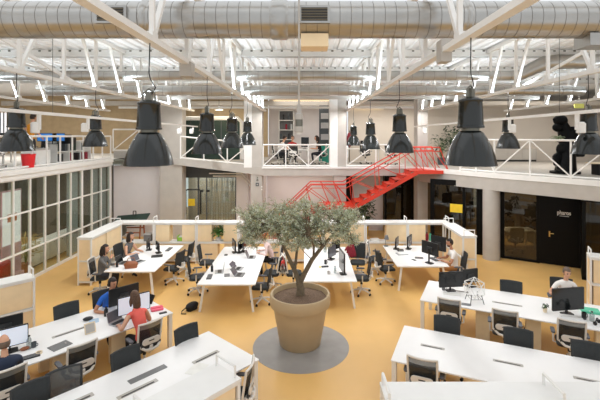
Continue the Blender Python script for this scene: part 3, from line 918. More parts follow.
dA = desk('long white splayed leg desk where two women in grey sit, by the glass wall', (-4.32, 11.4), (0, 1), 2.75, 1.45)
dB = desk('long white splayed leg desk with three monitors, between the women in grey and the pot', (-1.32, 10.4), (0, 1), 3.55, 1.52)
dC = desk('long white splayed leg desk with the big upright monitor, just behind the olive pot', (1.36, 10.62), (0, 1), 3.3, 1.42)
dD = desk('long white splayed leg desk where the bearded man sits', (4.25, 11.85), (0, 1), 2.25, 1.55)
QE = Vector((-2.9, 8.74, 0))
def slots_at(o, u, pts):
    rz = math.atan2(u[1], u[0]); out = []
    for (px, py, ln, wd, mt) in pts:
        p = Matrix.Rotation(-rz, 3, 'Z') @ (at(px, py, HT) - Vector((o[0], o[1], HT)))
        out.append((p.x, p.y, ln, wd, mt))
    return out
oE = QE - ULv * 4.8
dE = desk('long white bench desk where the woman in coral and the bald man sit', oE, ULv, 4.8, 1.5,
          slots_at(oE, ULv, [(70, 332, .62, .08, 'slot'), (14, 352, .5, .08, 'slot')]), 'post', [(2.7, .35), (3.75, .35), (2.7, 1.1), (1.2, .35)])
RF = Vector((-.81, 6.92, 0)); oF = RF - ULv * 4.6
dF = desk('empty white bench desk with two long cable slots, nearest the olive pot', oF, ULv, 4.6, 1.5,
          slots_at(oF, ULv, [(206, 357, .52, .09, 'slot'), (148, 374, .62, .13, 'midgrey'), (138, 389, .62, .09, 'slot'), (75, 402, .5, .1, 'slot')]), 'post', [(2.3, .75)])
UG = Vector((math.cos(-.405), math.sin(-.405), 0)); NG = Vector((-UG.y, UG.x, 0))
oG = Vector((1.46, 6.89, 0))
dG = desk('empty white bench desk with three narrow cable slots, nearest the camera', oG, UG, 5.6, 1.38,
          slots_at(oG, UG, [(432.5, 347, .42, .07, 'slot'), (508, 363, .46, .07, 'slot'), (592, 381, .5, .07, 'slot')]), 'post', [(1.9, .55), (3.8, .7)])
UH = Vector((math.cos(-.44), math.sin(-.44), 0)); NH = Vector((-UH.y, UH.x, 0))
oH = Vector((2.68, 9.42, 0))
dH = desk('long white bench desk with the white wire sculpture', oH, UH, 5.2, 1.42,
          slots_at(oH, UH, [(507, 304, .62, .07, 'slot'), (458, 291, .5, .07, 'slot')]), 'post', [(1.35, .3), (2.35, .3), (3.6, .3), (1.35, 1.1)])

# ================================================================== CHAIRS


def make_chair(kind):
    """faces local +y"""
    t = thing('office_chair', 'x', 'chair')
    fr = 'chairwhite' if kind == 'white' else 'darkframe'
    MB().rbox((0, .02, .445), (.48, .47, .05), .09).rbox((0, .02, .475), (.45, .44, .03), .1).build('seat', 'dark', t, bevel=.012)
    MB().rbox((0, 0, .41), (.26, .30, .03), .04).tube([(0, 0, .27), (0, 0, .41)], .035, 12).build('tilt_mechanism', 'black', t)
    MB().tube([(0, 0, .10), (0, 0, .30)], .025, 12).build('gas_lift', 'chairwhite', t, True)
    # back: leaning, curved frame
    zb, zt = .54, 1.0
    def B(u, v, off=0.0):          # u across -1..1, v up 0..1
        z = zb + (zt - zb) * v
        return (u * (.225 + .01 * v), -.23 - .07 * v - .0 + .045 * u * u + off, z)
    n = 8
    loop = [B(-1, k / n) for k in range(n + 1)] + [B(-1 + 2 * k / n, 1) for k in range(1, n + 1)] + [B(1, 1 - k / n) for k in range(1, n + 1)] + [B(1 - 2 * k / n, 0) for k in range(1, n + 1)]
    MB().tube(loop, .019, 8, cap=False).build('back_frame', fr, t, True)
    def sheet(v0, v1, o0, o1, u=.95):
        vs = [B(-u + 2 * u * i / 6, v0 + (v1 - v0) * j / 4, o) for o in (o0, o1) for j in range(5) for i in range(7)]
        fs = []
        for s in (0, 35):
            fs += [(s + j * 7 + i, s + j * 7 + i + 1, s + j * 7 + i + 8, s + j * 7 + i + 7) for j in range(4) for i in range(6)]
        return MB().add(vs, fs)
    if kind == 'white':
        sheet(.0, .76, .002, .008).build('backrest', 'mesh', t, True)
        sheet(.76, 1., .002, .008).build('headband', 'mesh2', t, True)
        m = MB()
        for i in range(12):
            a, b = 2 * PI * i / 12, 2 * PI * (i + 1) / 12
        m.rbox((0, -.285, .645), (.36, .022, .12), .06, axis='y', seg=5); o = m.build('lumbar_support', 'chairwhite', t, bevel=.005)
        MB().rbox((0, -.298, .655), (.11, .006, .018), .008, axis='y').build('lumbar_slot', 'black', o)
        MB().rbox((0, -.262, .57), (.40, .03, .085), .04, axis='y').build('lower_shell', 'darkframe', t)
        MB().tube([(0, -.06, .40), (0, -.22, .42), (0, -.275, .48), (0, -.29, .56)], [.04, .045, .04, .03], 10).build('back_spine', 'chairwhite', t, True)
        MB().tube([(-.2, -.24, .56), (-.12, -.30, .50), (0, -.31, .48), (.12, -.30, .50), (.2, -.24, .56)], .026, 8).build('back_yoke', 'chairwhite', t, True)
    else:
        m = sheet(.0, 1., -.008, .012, .98); m.build('backrest', 'sheer' if kind == 'sheer' else 'dark', t, True)
        MB().tube([(0, -.06, .40), (0, -.22, .42), (0, -.285, .50), (0, -.31, .66)], [.04, .045, .04, .03], 10).build('back_spine', 'chairwhite', t, True)
        MB().tube([(-.2, -.24, .60), (-.12, -.31, .53), (0, -.32, .50), (.12, -.31, .53), (.2, -.24, .60)], .028, 8).build('back_yoke', 'chairwhite', t, True)
    for s in (-1, 1):
        a = MB().tube([(s * .2, -.02, .41), (s * .285, -.02, .43), (s * .29, -.02, .62)], .018, 8).build('arm_post', 'chairwhite', t, True)
        MB().rbox((s * .29, .02, .64), (.075, .25, .03), .035).build('arm_pad', 'armpad', a)
    for k in range(5):
        a = 2 * PI * k / 5 + .3
        c, s = math.cos(a), math.sin(a)
        lg = MB().tube([(0, 0, .13), (c * .16, s * .16, .11), (c * .30, s * .30, .075)], [.032, .024, .018], 8).build('leg', 'chairwhite', t, True)
        MB().tube([(c * .30 - s * .022, s * .30 + c * .022, .03), (c * .30 + s * .022, s * .30 - c * .022, .03)], .03, 12).bar((c * .30, s * .30, .03), (c * .30, s * .30, .08), .018).build('caster', 'black', lg)
    return t


PROTO = {}
GRP = {'sheer': 'sheer backed office chairs', 'white': 'white framed mesh office chairs', 'black': 'charcoal backed office chairs'}


def chair(kind, p, d, label, group=None):
    rz = facing(*d)
    if kind not in PROTO:
        PROTO[kind] = o = make_chair(kind)
        o.location, o.rotation_euler.z = (p[0], p[1], p[2] if len(p) > 2 else 0), rz
        tag(o, label, 'chair', group or GRP[kind])
        return o
    return dup(PROTO[kind], (p[0], p[1], p[2] if len(p) > 2 else 0), rz, label, group or GRP[kind])


def back_at(px, py, d, h=.78):
    """seat centre of a chair whose backrest middle is seen at (px, py)"""
    d = Vector((d[0], d[1], 0)).normalized()
    p = at(px, py, h) + d * .27
    return (p.x, p.y, 0)


dl = (-VL.x, -VL.y)       # away from the camera, across the left benches
dv = (VL.x, VL.y)
chair('white', back_at(151, 333, dl), dl, 'white framed mesh chair under the woman in coral')
chair('white', back_at(83, 356, dl), dl, 'empty white framed mesh chair between the woman in coral and the bald man')
chair('white', back_at(9, 383, dl), dl, 'white framed mesh chair under the bald man')
chair('black', back_at(66, 314, dv), dv, 'charcoal chair alone behind the far edge of the coral woman bench, by the grey folder')
chair('black', back_at(103, 300, dv), dv, 'charcoal chair under the man in a blue shirt')
chair('black', back_at(185.5, 338, dv), dv, 'charcoal chair on the far edge of the two slot bench, nearest the pot')
chair('black', back_at(125, 362, dv), dv, 'charcoal chair on the far edge of the two slot bench, second from the pot')
chair('sheer', back_at(64, 383, (.62, -.78)), (.62, -.78), 'see-through grey mesh chair on the far edge of the two slot bench')
chair('black', back_at(30, 398, (.7, -.6)), (.7, -.6), 'charcoal chair close behind the bald man, turned aside')
chair('white', back_at(251, 377, (-.95, .1)), (-.95, .1), 'white shell chair tucked between the two slot bench corner and the shelf top')
ng = (NG.x, NG.y); gn = (-NG.x, -NG.y); nh = (NH.x, NH.y); hn = (-NH.x, -NH.y)
chair('white', back_at(422, 372, ng), ng, 'white framed mesh chair on the near edge of the empty bench with narrow slots')
chair('black', back_at(447, 328, gn), gn, 'charcoal chair back to back with the mesh chair nearest the wire sculpture')
chair('black', back_at(518, 341, gn), gn, 'charcoal chair on the far edge of the empty bench, in the middle of three')
chair('black', back_at(587, 355, gn), gn, 'charcoal chair on the far edge of the empty bench, next to the picture edge')
chair('white', back_at(449, 309, nh), nh, 'white framed mesh chair at the corner of the wire sculpture bench, below its black monitor')
chair('white', back_at(505, 321, nh), nh, 'white framed mesh chair in the middle of the wire sculpture bench')
chair('white', back_at(572, 332, nh), nh, 'white framed mesh chair below the monitor of the man in white')
chair('black', back_at(511, 290, hn), hn, 'lone charcoal chair on the far edge of the wire sculpture bench')
chair('black', back_at(561, 287, hn), hn, 'charcoal chair under the man in a white shirt')
# benches at the back
E, W_ = (1, 0), (-1, 0)
chair('white', (-6.05, 11.75), (1, .1), 'white framed chair under the woman in the grey jacket')
chair('black', (-6.0, 13.25), (1, -.15), 'charcoal chair under the woman in a sleeveless grey top')
chair('black', (-4.15, 12.55), (-1, .25), 'charcoal chair with its back to the three monitor desk, at the women in grey desk')
chair('black', (-4.1, 13.5), (-1, .1), 'charcoal chair deeper along the women in grey desk, next to the boxes')
chair('black', (-3.2, 11.75), (1, .25), 'charcoal chair at the three monitor desk, nearer of its two open side chairs')
chair('black', (-3.25, 13.1), (1, .1), 'charcoal chair at the three monitor desk, deeper of its two open side chairs')
chair('black', (-1.22, 11.05), (-1, .05), 'charcoal chair at the pot side of the three monitor desk, closest to the pot')
chair('white', (-1.02, 12.1), (-1, .1), 'white shell chair at the pot side of the three monitor desk, beside the red bag')
chair('black', (-1.02, 13.3), (-1, -.1), 'charcoal chair under the person with auburn hair')
chair('white', (-.38, 12.1), (1, .1), 'white shell chair half hidden behind the olive trunk')
chair('black', (1.7, 13.15), (-.15, -1), 'charcoal chair with the maroon jacket hung on it')
chair('black', (1.62, 11.7), (-1, .1), 'charcoal chair at the big upright monitor desk, closest to the pot')
chair('black', (2.5, 12.55), (1, .2), 'charcoal chair at the bearded man desk, closer of its two empty chairs')
chair('white', (2.35, 13.5), (1, -.2), 'white shell chair at the bearded man desk, deeper of its two empty chairs')
chair('black', (4.65, 12.35), (-1, .1), 'charcoal chair under the bearded man')
# upper level
G2 = 'chairs on the upper floor'
chair('white', (-1.4, 19.6, FC), (1, .3), 'white chair under the person in a white shirt at the upstairs table', G2)
chair('white', (.75, 19.9, FC), (-1, 0), 'white chair under the dark haired person at the upstairs table', G2)
chair('white', (-.55, 19.0, FC), (.2, 1), 'empty white chair at the near side of the upstairs table', G2)
chair('black', (3.0, 20.2, FC), (.3, 1), 'charcoal chair upstairs behind the smallest pendant lamp', G2)
chair('black', (4.2, 19.7, FC), (1, .2), 'charcoal chair upstairs behind the red stair lamp', G2)
chair('black', (-9.8, 12.0, FL), (-1, .2), 'charcoal chair on the gallery behind the biggest grey pendant there', G2)
chair('white', (-10.2, 13.1, FL), (-1, 0), 'white chair on the gallery next to the red bin', G2)
chair('black', (-10.0, 15.2, FL), (-1, .3), 'charcoal chair on the gallery by the blue screens', G2)

# ================================================================== THE OLIVE TREE IN ITS POT
PX, PY = -.13, 8.9
t = thing('potted_olive_tree', 'leafy olive tree in a large round clay coloured pot on the grey disc', 'potted tree', (PX, PY, .004))
MB().lathe([(0, 0), (.44, 0), (.455, .02), (.60, .84), (.655, .86), (.668, .90), (.672, 1.07), (.655, 1.11), (.615, 1.11), (.60, 1.05), (.59, .9)], 64, close=False).build('pot', 'pot', t, True)
rnd = random.Random(5)
m = MB(); n = 40
vs, fs = [(0, 0, 1.06)], []
for i in range(1, 9):
    for k in range(n):
        vs.append((.605 * i / 8 * math.cos(2 * PI * k / n), .605 * i / 8 * math.sin(2 * PI * k / n), 1.0 + .06 * (1 - (i / 8) ** 2) + rnd.uniform(-.012, .012)))
for k in range(n):
    fs.append((0, 1 + k, 1 + (k + 1) % n))
for i in range(7):
    for k in range(n):
        a, b = 1 + i * n + k, 1 + i * n + (k + 1) % n
        fs.append((a, b, b + n, a + n))
m.add(vs, fs); m.build('soil', 'soil', t, True)


def limb(m, pts, r0, r1, n=8):
    k = len(pts)
    m.tube(pts, [r0 + (r1 - r0) * i / (k - 1) for i in range(k)], n)


m = MB()
J = lambda p, a: tuple(c + rnd.uniform(-a, a) for c in p)
trunk = [(.0, 0, 1.0), (.01, .01, 1.2), (-.02, 0, 1.35)]
limb(m, trunk, .10, .075, 12)
left = [(-.02, 0, 1.32), (-.10, .02, 1.55), (-.22, .04, 1.8), (-.36, .05, 2.1), (-.50, .04, 2.4)]
right = [(-.01, 0, 1.32), (.10, -.02, 1.55), (.26, -.03, 1.85), (.50, -.02, 2.15), (.74, .02, 2.4), (.9, .05, 2.62)]
limb(m, left, .06, .025); limb(m, right, .062, .024)
limb(m, [(-.12, .02, 1.6), (-.08, .2, 1.95), (.0, .3, 2.3), (.05, .3, 2.7)], .035, .012)
limb(m, [(.3, -.03, 1.9), (.3, -.22, 2.2), (.2, -.35, 2.5)], .03, .01)
crown = []
for cx, cy, cz, rx, ry, rz_, nb in ((-.72, 0, 2.62, .62, .5, .48, 46), (-.1, .05, 2.72, .55, .55, .42, 40), (.52, 0, 2.6, .6, .5, .46, 44), (-.3, -.1, 2.35, .5, .45, .3, 24), (1.0, .05, 2.62, .38, .4, .36, 22), (-1.1, .0, 2.75, .3, .4, .3, 16), (.2, -.1, 2.4, .4, .4, .3, 18), (-.95, .0, 2.3, .25, .3, .25, 9), (1.05, 0, 2.2, .2, .25, .22, 6)):
    for _ in range(nb):
        while True:
            q = Vector([rnd.uniform(-1, 1) for _ in range(3)])
            if q.length < 1 and math.hypot(cx + q.x * rx + .74, (cz + q.z * rz_ - 2.24) * 1.1) > .24: break
        crown.append(Vector((cx + q.x * rx, cy + q.y * ry, cz + q.z * rz_)))
hubs = [Vector(p) for p in left[2:] + right[2:] + [(.0, .3, 2.3), (.2, -.35, 2.5), (-.75, .04, 2.45), (.95, 0, 2.5)]]
for c in crown:
    hnear = min(hubs, key=lambda hh: (hh - c).length)
    mid = (hnear + c) / 2 + Vector((rnd.uniform(-.08, .08), rnd.uniform(-.08, .08), rnd.uniform(.0, .12)))
    m.tube([hnear, mid, c], [.012, .008, .004], 5)
m.build('trunk', 'bark', t, True)
m = MB()
for c in crown:
    for tw in range(6):
        d = Vector((rnd.gauss(0, 1), rnd.gauss(0, 1), rnd.gauss(.35, .7))).normalized()
        ln = rnd.uniform(.14, .30)
        m.tube([c, c + d * ln], .0025, 3, 3, cap=False)
        for k in range(9):
            b = c + d * ln * (k + 1) / 9
            for s in (1, -1):
                side = d.cross(Vector((rnd.gauss(0, 1), rnd.gauss(0, 1), rnd.gauss(0, 1)))).normalized()
                ld = (d * .55 + side * .9).normalized()
                wv = ld.cross(Vector((rnd.gauss(0, 1), rnd.gauss(0, 1), rnd.gauss(0, 1)))).normalized()
                l_, w_ = rnd.uniform(.045, .075), rnd.uniform(.007, .011)
                mi = rnd.choices((0, 1, 2), (5, 5, 1))[0]
                m.add([b, b + ld * l_ * .5 + wv * w_, b + ld * l_, b + ld * l_ * .5 - wv * w_], [(0, 1, 2, 3)], mi)
f = m.build('foliage', ['leaf1', 'leaf2', 'leaf3', 'bark'], t)
f['kind'] = 'stuff'

# ================================================================== THINGS ON THE DESKS


def monitor(label, p, d, wd=.56, ht=.34, lit='darkscreen', z=HT, lift=0.0, group='desk monitors', stand=True):
    """screen faces d"""
    t = thing('monitor', label, 'monitor', (p[0], p[1], z), facing(*d), group)
    zc = .10 + ht / 2 + lift
    o = MB().rbox((0, 0, zc), (wd, .035, ht), .012, axis='y').build('casing', 'black', t)
    MB().rbox((0, .019, zc), (wd - .025, .004, ht - .03), .005, axis='y').build('screen', lit, t)
    MB().rbox((0, -.03, zc - .03), (.2, .03, .16), .02, axis='y').build('back_cover', 'darkframe', t)
    if stand:
        MB().bar((0, -.045, .012), (0, -.045, zc), .05, .025).build('neck', 'black', t)
        MB().rbox((0, -.03, .008), (.24, .18, .016), .04).build('stand_base', 'black', t)
    return t


def laptop(label, p, d, z=HT, lit='greyscreen', body='silver', open_=1.15, group='open laptops', wd=.33):
    """the user looks along d"""
    t = thing('laptop', label, 'laptop', (p[0], p[1], z), facing(*d), group)
    MB().rbox((0, 0, .009), (wd, .23, .016), .015).build('base', body, t)
    MB().rbox((0, -.0 + .02, .0185), (wd - .05, .11, .003), .006).build('keyboard', 'black', t)
    c, s = math.cos(open_), math.sin(open_)
    R = Matrix.Translation((0, .115, .016)) @ Matrix.Rotation(-(PI / 2 - open_) , 4, 'X')
    MB().rbox((0, .0, .11), (wd, .008, .22), .012, axis='y', T=R).build('lid', body, t)
    MB().rbox((0, -.005, .113), (wd - .02, .002, .19), .004, axis='y', T=R).build('screen', lit, t)
    return t


def keyboard(label, p, d, mt='black', z=HT, wd=.42):
    t = thing('keyboard', label, 'keyboard', (p[0], p[1], z), facing(*d), 'keyboards on the desks')
    MB().rbox((0, 0, .009), (wd, .13, .018), .012).build('base', mt, t)
    m = MB()
    for r in range(4):
        for k in range(14):
            m.box((-wd * .45 + k * wd * .9 / 13, -.045 + r * .03, .021), (wd * .055, .022, .006))
    m.build('keys', 'midgrey' if mt == 'black' else 'white', t)
    return t


def simple(name, label, cat, p, parts, rz=0.0, group=None, z=None):
    """parts: (part name, MB, materials, smooth)"""
    t = thing(name, label, cat, (p[0], p[1], p[2] if z is None else z), rz, group)
    for pn, mb, mm, sm in parts:
        mb.build(pn, mm, t, sm)
    return t


def mug(label, p, mt='black', h=.1, r=.04):
    simple('mug', label, 'mug', p, [('cup', MB().lathe([(r * .9, 0), (r, .01), (r, h), (r * .88, h), (r * .85, .012), (0, .012)], 20, close=False).lathe([(0, 0.001), (r * .9, 0.001)], 20, close=False), mt, True),
                                   ('mug_handle', MB().tube([(r, 0, h * .8), (r + .03, 0, h * .7), (r + .03, 0, h * .35), (r, 0, h * .2)], .007, 8), mt, True)])


def bottle(label, p, mt='black', h=.22, r=.035):
    simple('bottle', label, 'bottle', p, [('bottle_body', MB().lathe([(0, 0), (r, 0), (r, h * .68), (r * .45, h * .85), (r * .45, h * .92)], 18), mt, True),
                                         ('cap', MB().lathe([(r * .5, h * .92), (r * .5, h), (0, h)], 18), 'black', True)])


def leafy(label, p, pot='white', pr=.09, ph=.14, hgt=.3, sp=.22, nl=34, mt='green', seed=1, llen=.16, lw=.035, name='potted_plant', cat='plant'):
    r = random.Random(seed)
    t = thing(name, label, cat, p)
    MB().lathe([(0, 0), (pr * .75, 0), (pr, ph), (pr * .88, ph), (pr * .85, ph - .02), (0, ph - .02)], 24, close=False).build('plant_pot', pot, t, True)
    m, st_ = MB(), MB()
    for k in range(nl):
        a = r.uniform(0, 2 * PI); q = math.sqrt(r.uniform(0, 1)) * sp; z = ph + r.uniform(.25, 1) * hgt
        tip = Vector((q * math.cos(a), q * math.sin(a), z))
        st_.tube([(0, 0, ph - .02), (tip.x * .4, tip.y * .4, ph + (z - ph) * .7), tip], .004, 4)
        for _ in range(2):
            d = Vector((r.gauss(math.cos(a), .5), r.gauss(math.sin(a), .5), r.gauss(.1, .4))).normalized()
            sd = d.cross(Vector((0, 0, 1))).normalized() * lw * r.uniform(.7, 1.2)
            ln = llen * r.uniform(.6, 1.1)
            m.add([tip, tip + d * ln * .35 + sd, tip + d * ln * .75 + sd * .7, tip + d * ln + Vector((0, 0, -.03)), tip + d * ln * .75 - sd * .7, tip + d * ln * .35 - sd], [(0, 1, 2, 3, 4, 5)])
    st_.build('stems', 'green', t); f = m.build('foliage', mt, t)
    return t


D = lambda px, py: at(px, py, HT)
# -- desk of the two women in grey
laptop('silver laptop in front of the woman in a sleeveless grey top', D(139, 262), (-.9, .3))
laptop('dark backed laptop in front of the woman in the grey jacket', D(124, 263), (-1, .1), lit='darkscreen', body='midgrey')
monitor('dark tilted monitor above the laptop stand near the green tray', D(157.5, 253), (-.8, -.5), .42, .26)
simple('laptop', 'closed dark laptop below the tilted monitor near the green tray', 'laptop', D(157, 256.5), [('base', MB().rbox((0, 0, .01), (.34, .24, .02), .015), 'midgrey', False), ('lid', MB().rbox((0, 0, .024), (.34, .24, .008), .015), 'black', False)], .3)
monitor('small black monitor beyond the silver laptop', D(148, 250), (-.9, -.2), .42, .26)
keyboard('dark keyboard at the end of the women in grey desk', D(169, 249.5), (-1, 0))
bottle('black flask in front of the woman in the grey jacket', D(117, 267), 'black', .2, .035)
t = thing('handbag', 'tan leather handbag on the corner of the women in grey desk', 'bag', D(131, 267.5), .3)
MB().ball((0, 0, .09), (.20, .12, .10), 16, 8).rbox((0, 0, .04), (.34, .2, .08), .06).build('bag_body', 'tanleather', t, True)
MB().tube([(-.12, 0, .16), (-.08, 0, .28), (.08, 0, .28), (.12, 0, .16)], .012, 6).build('bag_handle', 'tanleather', t, True)
simple('paper_stack', 'white loose papers between the two women in grey', 'papers', D(123, 260), [('sheet', MB().rbox((0, 0, .004), (.3, .21, .008), .003), 'paper', False), ('sheet', MB().box((.06, .05, .010), (.3, .21, .003), rot=.3), 'paper', False)], .4)
# -- desk with three monitors
monitor('black monitor at an angle, first of three in a row on the three monitor desk', D(234, 252.5), (-.9, -.35), .5, .32)
monitor('black monitor seen edge on, second of three in a row on the three monitor desk', D(240.5, 252.5), (1, -.12), .5, .32)
monitor('black monitor seen edge on, last of three in a row on the three monitor desk', D(244.5, 251.5), (1, -.05), .5, .36)
laptop('silver laptop seen edge on beside the black keyboard', D(219, 272), (.95, .2), lit='greyscreen', open_=1.4)
keyboard('black keyboard at the near corner of the three monitor desk', D(209.5, 277), (1, .1), wd=.36)
bottle('black bottle beside the black keyboard of the three monitor desk', D(212, 271.5), 'black', .22, .035)
laptop('grey laptop at the near end of the three monitor desk, lid half raised', D(240, 275), (-1, .1), body='midgrey', open_=1.0)
laptop('second grey laptop just beyond the half raised one', D(239, 269), (-1, .15), body='silver', open_=.9)
simple('phone', 'black phone lying in the middle of the three monitor desk', 'phone', D(234, 263), [('slab', MB().rbox((0, 0, .006), (.08, .16, .012), .012), 'black', False)], .3)
simple('phone', 'black phone lying close to the first of three monitors', 'phone', D(226, 255), [('slab', MB().rbox((0, 0, .006), (.1, .15, .012), .012), 'black', False)], .1)
simple('notebook', 'grey notebook lying near the keyboard of the three monitor desk', 'notebook', D(227, 275.5), [('cover', MB().rbox((0, 0, .01), (.15, .21, .018), .006), 'midgrey', False)], .2)
laptop('pale laptop in front of the person with auburn hair', D(252, 257.5), (-1, 0), body='silver')
# -- desk with the big upright monitor
monitor('big black monitor at the near end of the desk behind the pot', D(342, 274), (-1, -.13), .66, .55, lit='darkscreen')
monitor('black monitor in mid desk behind the big one', D(332, 259.5), (.8, -.5), .46, .34, lit='greyscreen')
monitor('black monitor at the far end of the desk behind the pot', D(336, 252), (.7, -.6), .42, .26)
keyboard('black keyboard at the far end of the desk behind the pot', D(338, 246.5), (-1, 0))
mug('black mug in mid desk behind the pot', D(325.5, 264), 'black', .12)
simple('headset_stand', 'dark cable bundle with a yellow tip on the desk behind the pot', 'cable bundle', D(325, 267), [('bundle', MB().rbox((0, 0, .015), (.22, .08, .03), .03), 'black', False), ('yellow_tip', MB().rbox((-.15, .0, .012), (.06, .06, .022), .02), 'yellow', False)], .2)
bottle('clear glass bottle by the big black monitor', D(335, 273), 'bottle', .2)
mug('white mug by the big black monitor', D(328.5, 274), 'slot', .08, .035)
bottle('clear bottle among the leaves on the desk behind the pot', D(325, 252), 'bottle', .26, .05)
# -- bearded man's desk
monitor('grey monitor seen edge on, closest to the desk lamp', D(397, 249), (.9, -.4), .42, .30, lit='greyscreen')
monitor('grey monitor seen edge on, second from the desk lamp', D(409.5, 249), (.85, -.5), .5, .36, lit='greyscreen')
monitor('black monitor on a stalk right before the bearded man', D(430, 263), (.8, .5), .62, .38, lift=.16)
monitor('black upright monitor behind the stalk one, before the bearded man', D(438.5, 257.5), (.7, .75), .50, .46, lift=.12)
simple('laptop', 'closed silver laptop on the bearded man desk', 'laptop', D(402, 254), [('base', MB().rbox((0, 0, .01), (.36, .25, .018), .02), 'silver', False), ('lid', MB().rbox((.02, 0, .022), (.3, .2, .006), .02), 'white', False)], .2)
simple('docking_box', 'black docking box by the grey monitors', 'box', D(400.5, 251), [('shell', MB().rbox((0, 0, .025), (.2, .12, .05), .02), 'black', False), ('front_panel', MB().rbox((0, -.061, .025), (.18, .004, .04), .01, axis='y'), 'midgrey', False)], .1)
simple('tablet', 'grey tablet on the bearded man desk', 'tablet', D(419, 258), [('body', MB().rbox((0, 0, .006), (.26, .19, .012), .015), 'midgrey', False), ('screen', MB().rbox((0, 0, .0125), (.22, .15, .002), .01), 'greyscreen', False)], -.2)
simple('phone', 'black phone next to the grey tablet', 'phone', D(414, 260), [('slab', MB().rbox((0, 0, .006), (.08, .15, .012), .012), 'black', False)], .5)
keyboard('black keyboard under the bearded man hands', D(434, 259.5), (1, .3), wd=.36)
t = thing('desk_lamp', 'small grey desk lamp at the end of the bearded man desk', 'lamp', D(386, 246)); MB().lathe([(.08, 0), (.08, .015), (0, .02)], 18).build('lamp_base', 'midgrey', t, True); MB().tube([(0, 0, .015), (-.02, 0, .2), (.02, 0, .3)], .01, 6).build('lamp_stem', 'midgrey', t, True); MB().lathe([(.09, -.09), (.05, .05), (0, .06)], 18, c=(.02, 0, .33)).build('lamp_shade', 'midgrey', t, True)
# -- bench of the woman in coral and the bald man
monitor('large black monitor seen from behind in front of the man in blue', D(124, 307.5), (-.70, .66), .66, .38)
monitor('lit white monitor in front of the woman in coral', D(134, 317), (.62, -.75), .66, .38, lit='screen')
laptop('grey laptop with dark screen beside the woman in coral', D(119, 323), (-.85, .45), lit='greyscreen', open_=1.25)
simple('pencil_case', 'pink folded case at the end of the coral woman bench', 'case', D(157, 309.5), [('body', MB().rbox((0, 0, .02), (.26, .2, .035), .03), 'pinkcase', False), ('flap', MB().rbox((.0, .04, .042), (.25, .1, .012), .02), 'pinkcase', False)], .5)
simple('phone', 'black phone beside the pink case', 'phone', D(163, 313), [('slab', MB().rbox((0, 0, .006), (.08, .16, .012), .012), 'black', False)], -1.0)
simple('notebook', 'black notebook leaning behind the pink case', 'notebook', D(150, 303), [('cover', MB().box((0, 0, .10), (.03, .22, .2), 0, Matrix.Rotation(.5, 3, 'Y')), 'black', False)], 1.0)
bottle('black flask by the hand of the man in blue', D(106, 316), 'black', .2, .04)
simple('tablet', 'small wooden framed tablet standing on the coral woman bench', 'tablet', D(90, 333), [('frame', MB().box((0, 0, .10), (.2, .014, .2), 0, Matrix.Rotation(-.35, 3, 'X')), 'paleply', False), ('screen', MB().box((0, -.009, .10), (.16, .004, .16), 0, Matrix.Rotation(-.35, 3, 'X')), 'slot', False), ('foot', MB().bar((0, .03, .1), (0, .12, .005), .03), 'paleply', False)], facing(-.7, .7))
simple('pouch', 'small black pouch on the blue pad', 'pouch', D(88, 320), [('body', MB().ball((0, 0, .03), (.1, .07, .035), 14, 8), 'black', True), ('zip', MB().tube([(-.08, 0, .055), (0, 0, .066), (.08, 0, .055)], .004, 5), 'midgrey', True)], .6)
simple('mouse_pad', 'pale blue pad beside the small black pouch', 'mouse pad', D(94, 321), [('pad', MB().rbox((0, 0, .003), (.18, .2, .006), .02), 'bluepad' if 'bluepad' in M else 'greylight', False)], .5)
simple('folder', 'flat grey folder on the bench near the bald man', 'folder', D(60, 346), [('cover', MB().rbox((0, 0, .006), (.24, .33, .012), .005), 'midgrey', False), ('label_strip', MB().rbox((0, .1, .0125), (.05, .02, .002), .003), 'slot', False)], -.55)
monitor('lit pale monitor in front of the bald man', D(10, 352), (.62, -.78), .54, .34, lit='screen')
monitor('black monitor seen from behind beyond the lit one of the bald man', D(5, 340), (-.66, .75), .56, .34)
keyboard('black keyboard beside the bald man', D(29, 357.5), (-.62, .78), wd=.32)
simple('coaster', 'round wooden lid by the black keyboard of the bald man', 'lid', D(39, 353.5), [('rim', MB().lathe([(.05, 0), (.055, .03), (.04, .03), (.038, .01), (0, .01)], 20), 'paleply', True), ('disc', MB().lathe([(.03, .011), (.03, .016), (0, .016)], 16), 'tanleather', True)])
bottle('clear water bottle near the bald man', D(29, 348.5), 'bottle', .24, .04)
mug('dark mug beyond the clear water bottle', D(34, 347), 'slate', .09)
simple('phone', 'black phone near the lit pale monitor', 'phone', D(23, 340.5), [('slab', MB().rbox((0, 0, .007), (.1, .17, .014), .012), 'black', False)], -.6)
simple('sunglasses_case', 'small brown case near the clear water bottle', 'case', D(25, 350), [('body', MB().ball((0, 0, .03), (.08, .05, .03), 14, 8), 'tanleather', True), ('seam_line', MB().tube([(-.08, 0, .03), (0, -.05, .03), (.08, 0, .03)], .004, 5), 'black', True)], .8)
# -- two slot bench
simple('paper_sheet', 'white sheet lying by the first long slot', 'paper', D(197, 369), [('sheet', MB().rbox((0, 0, .002), (.25, .34, .003), .003), 'paper', False)], -.3)
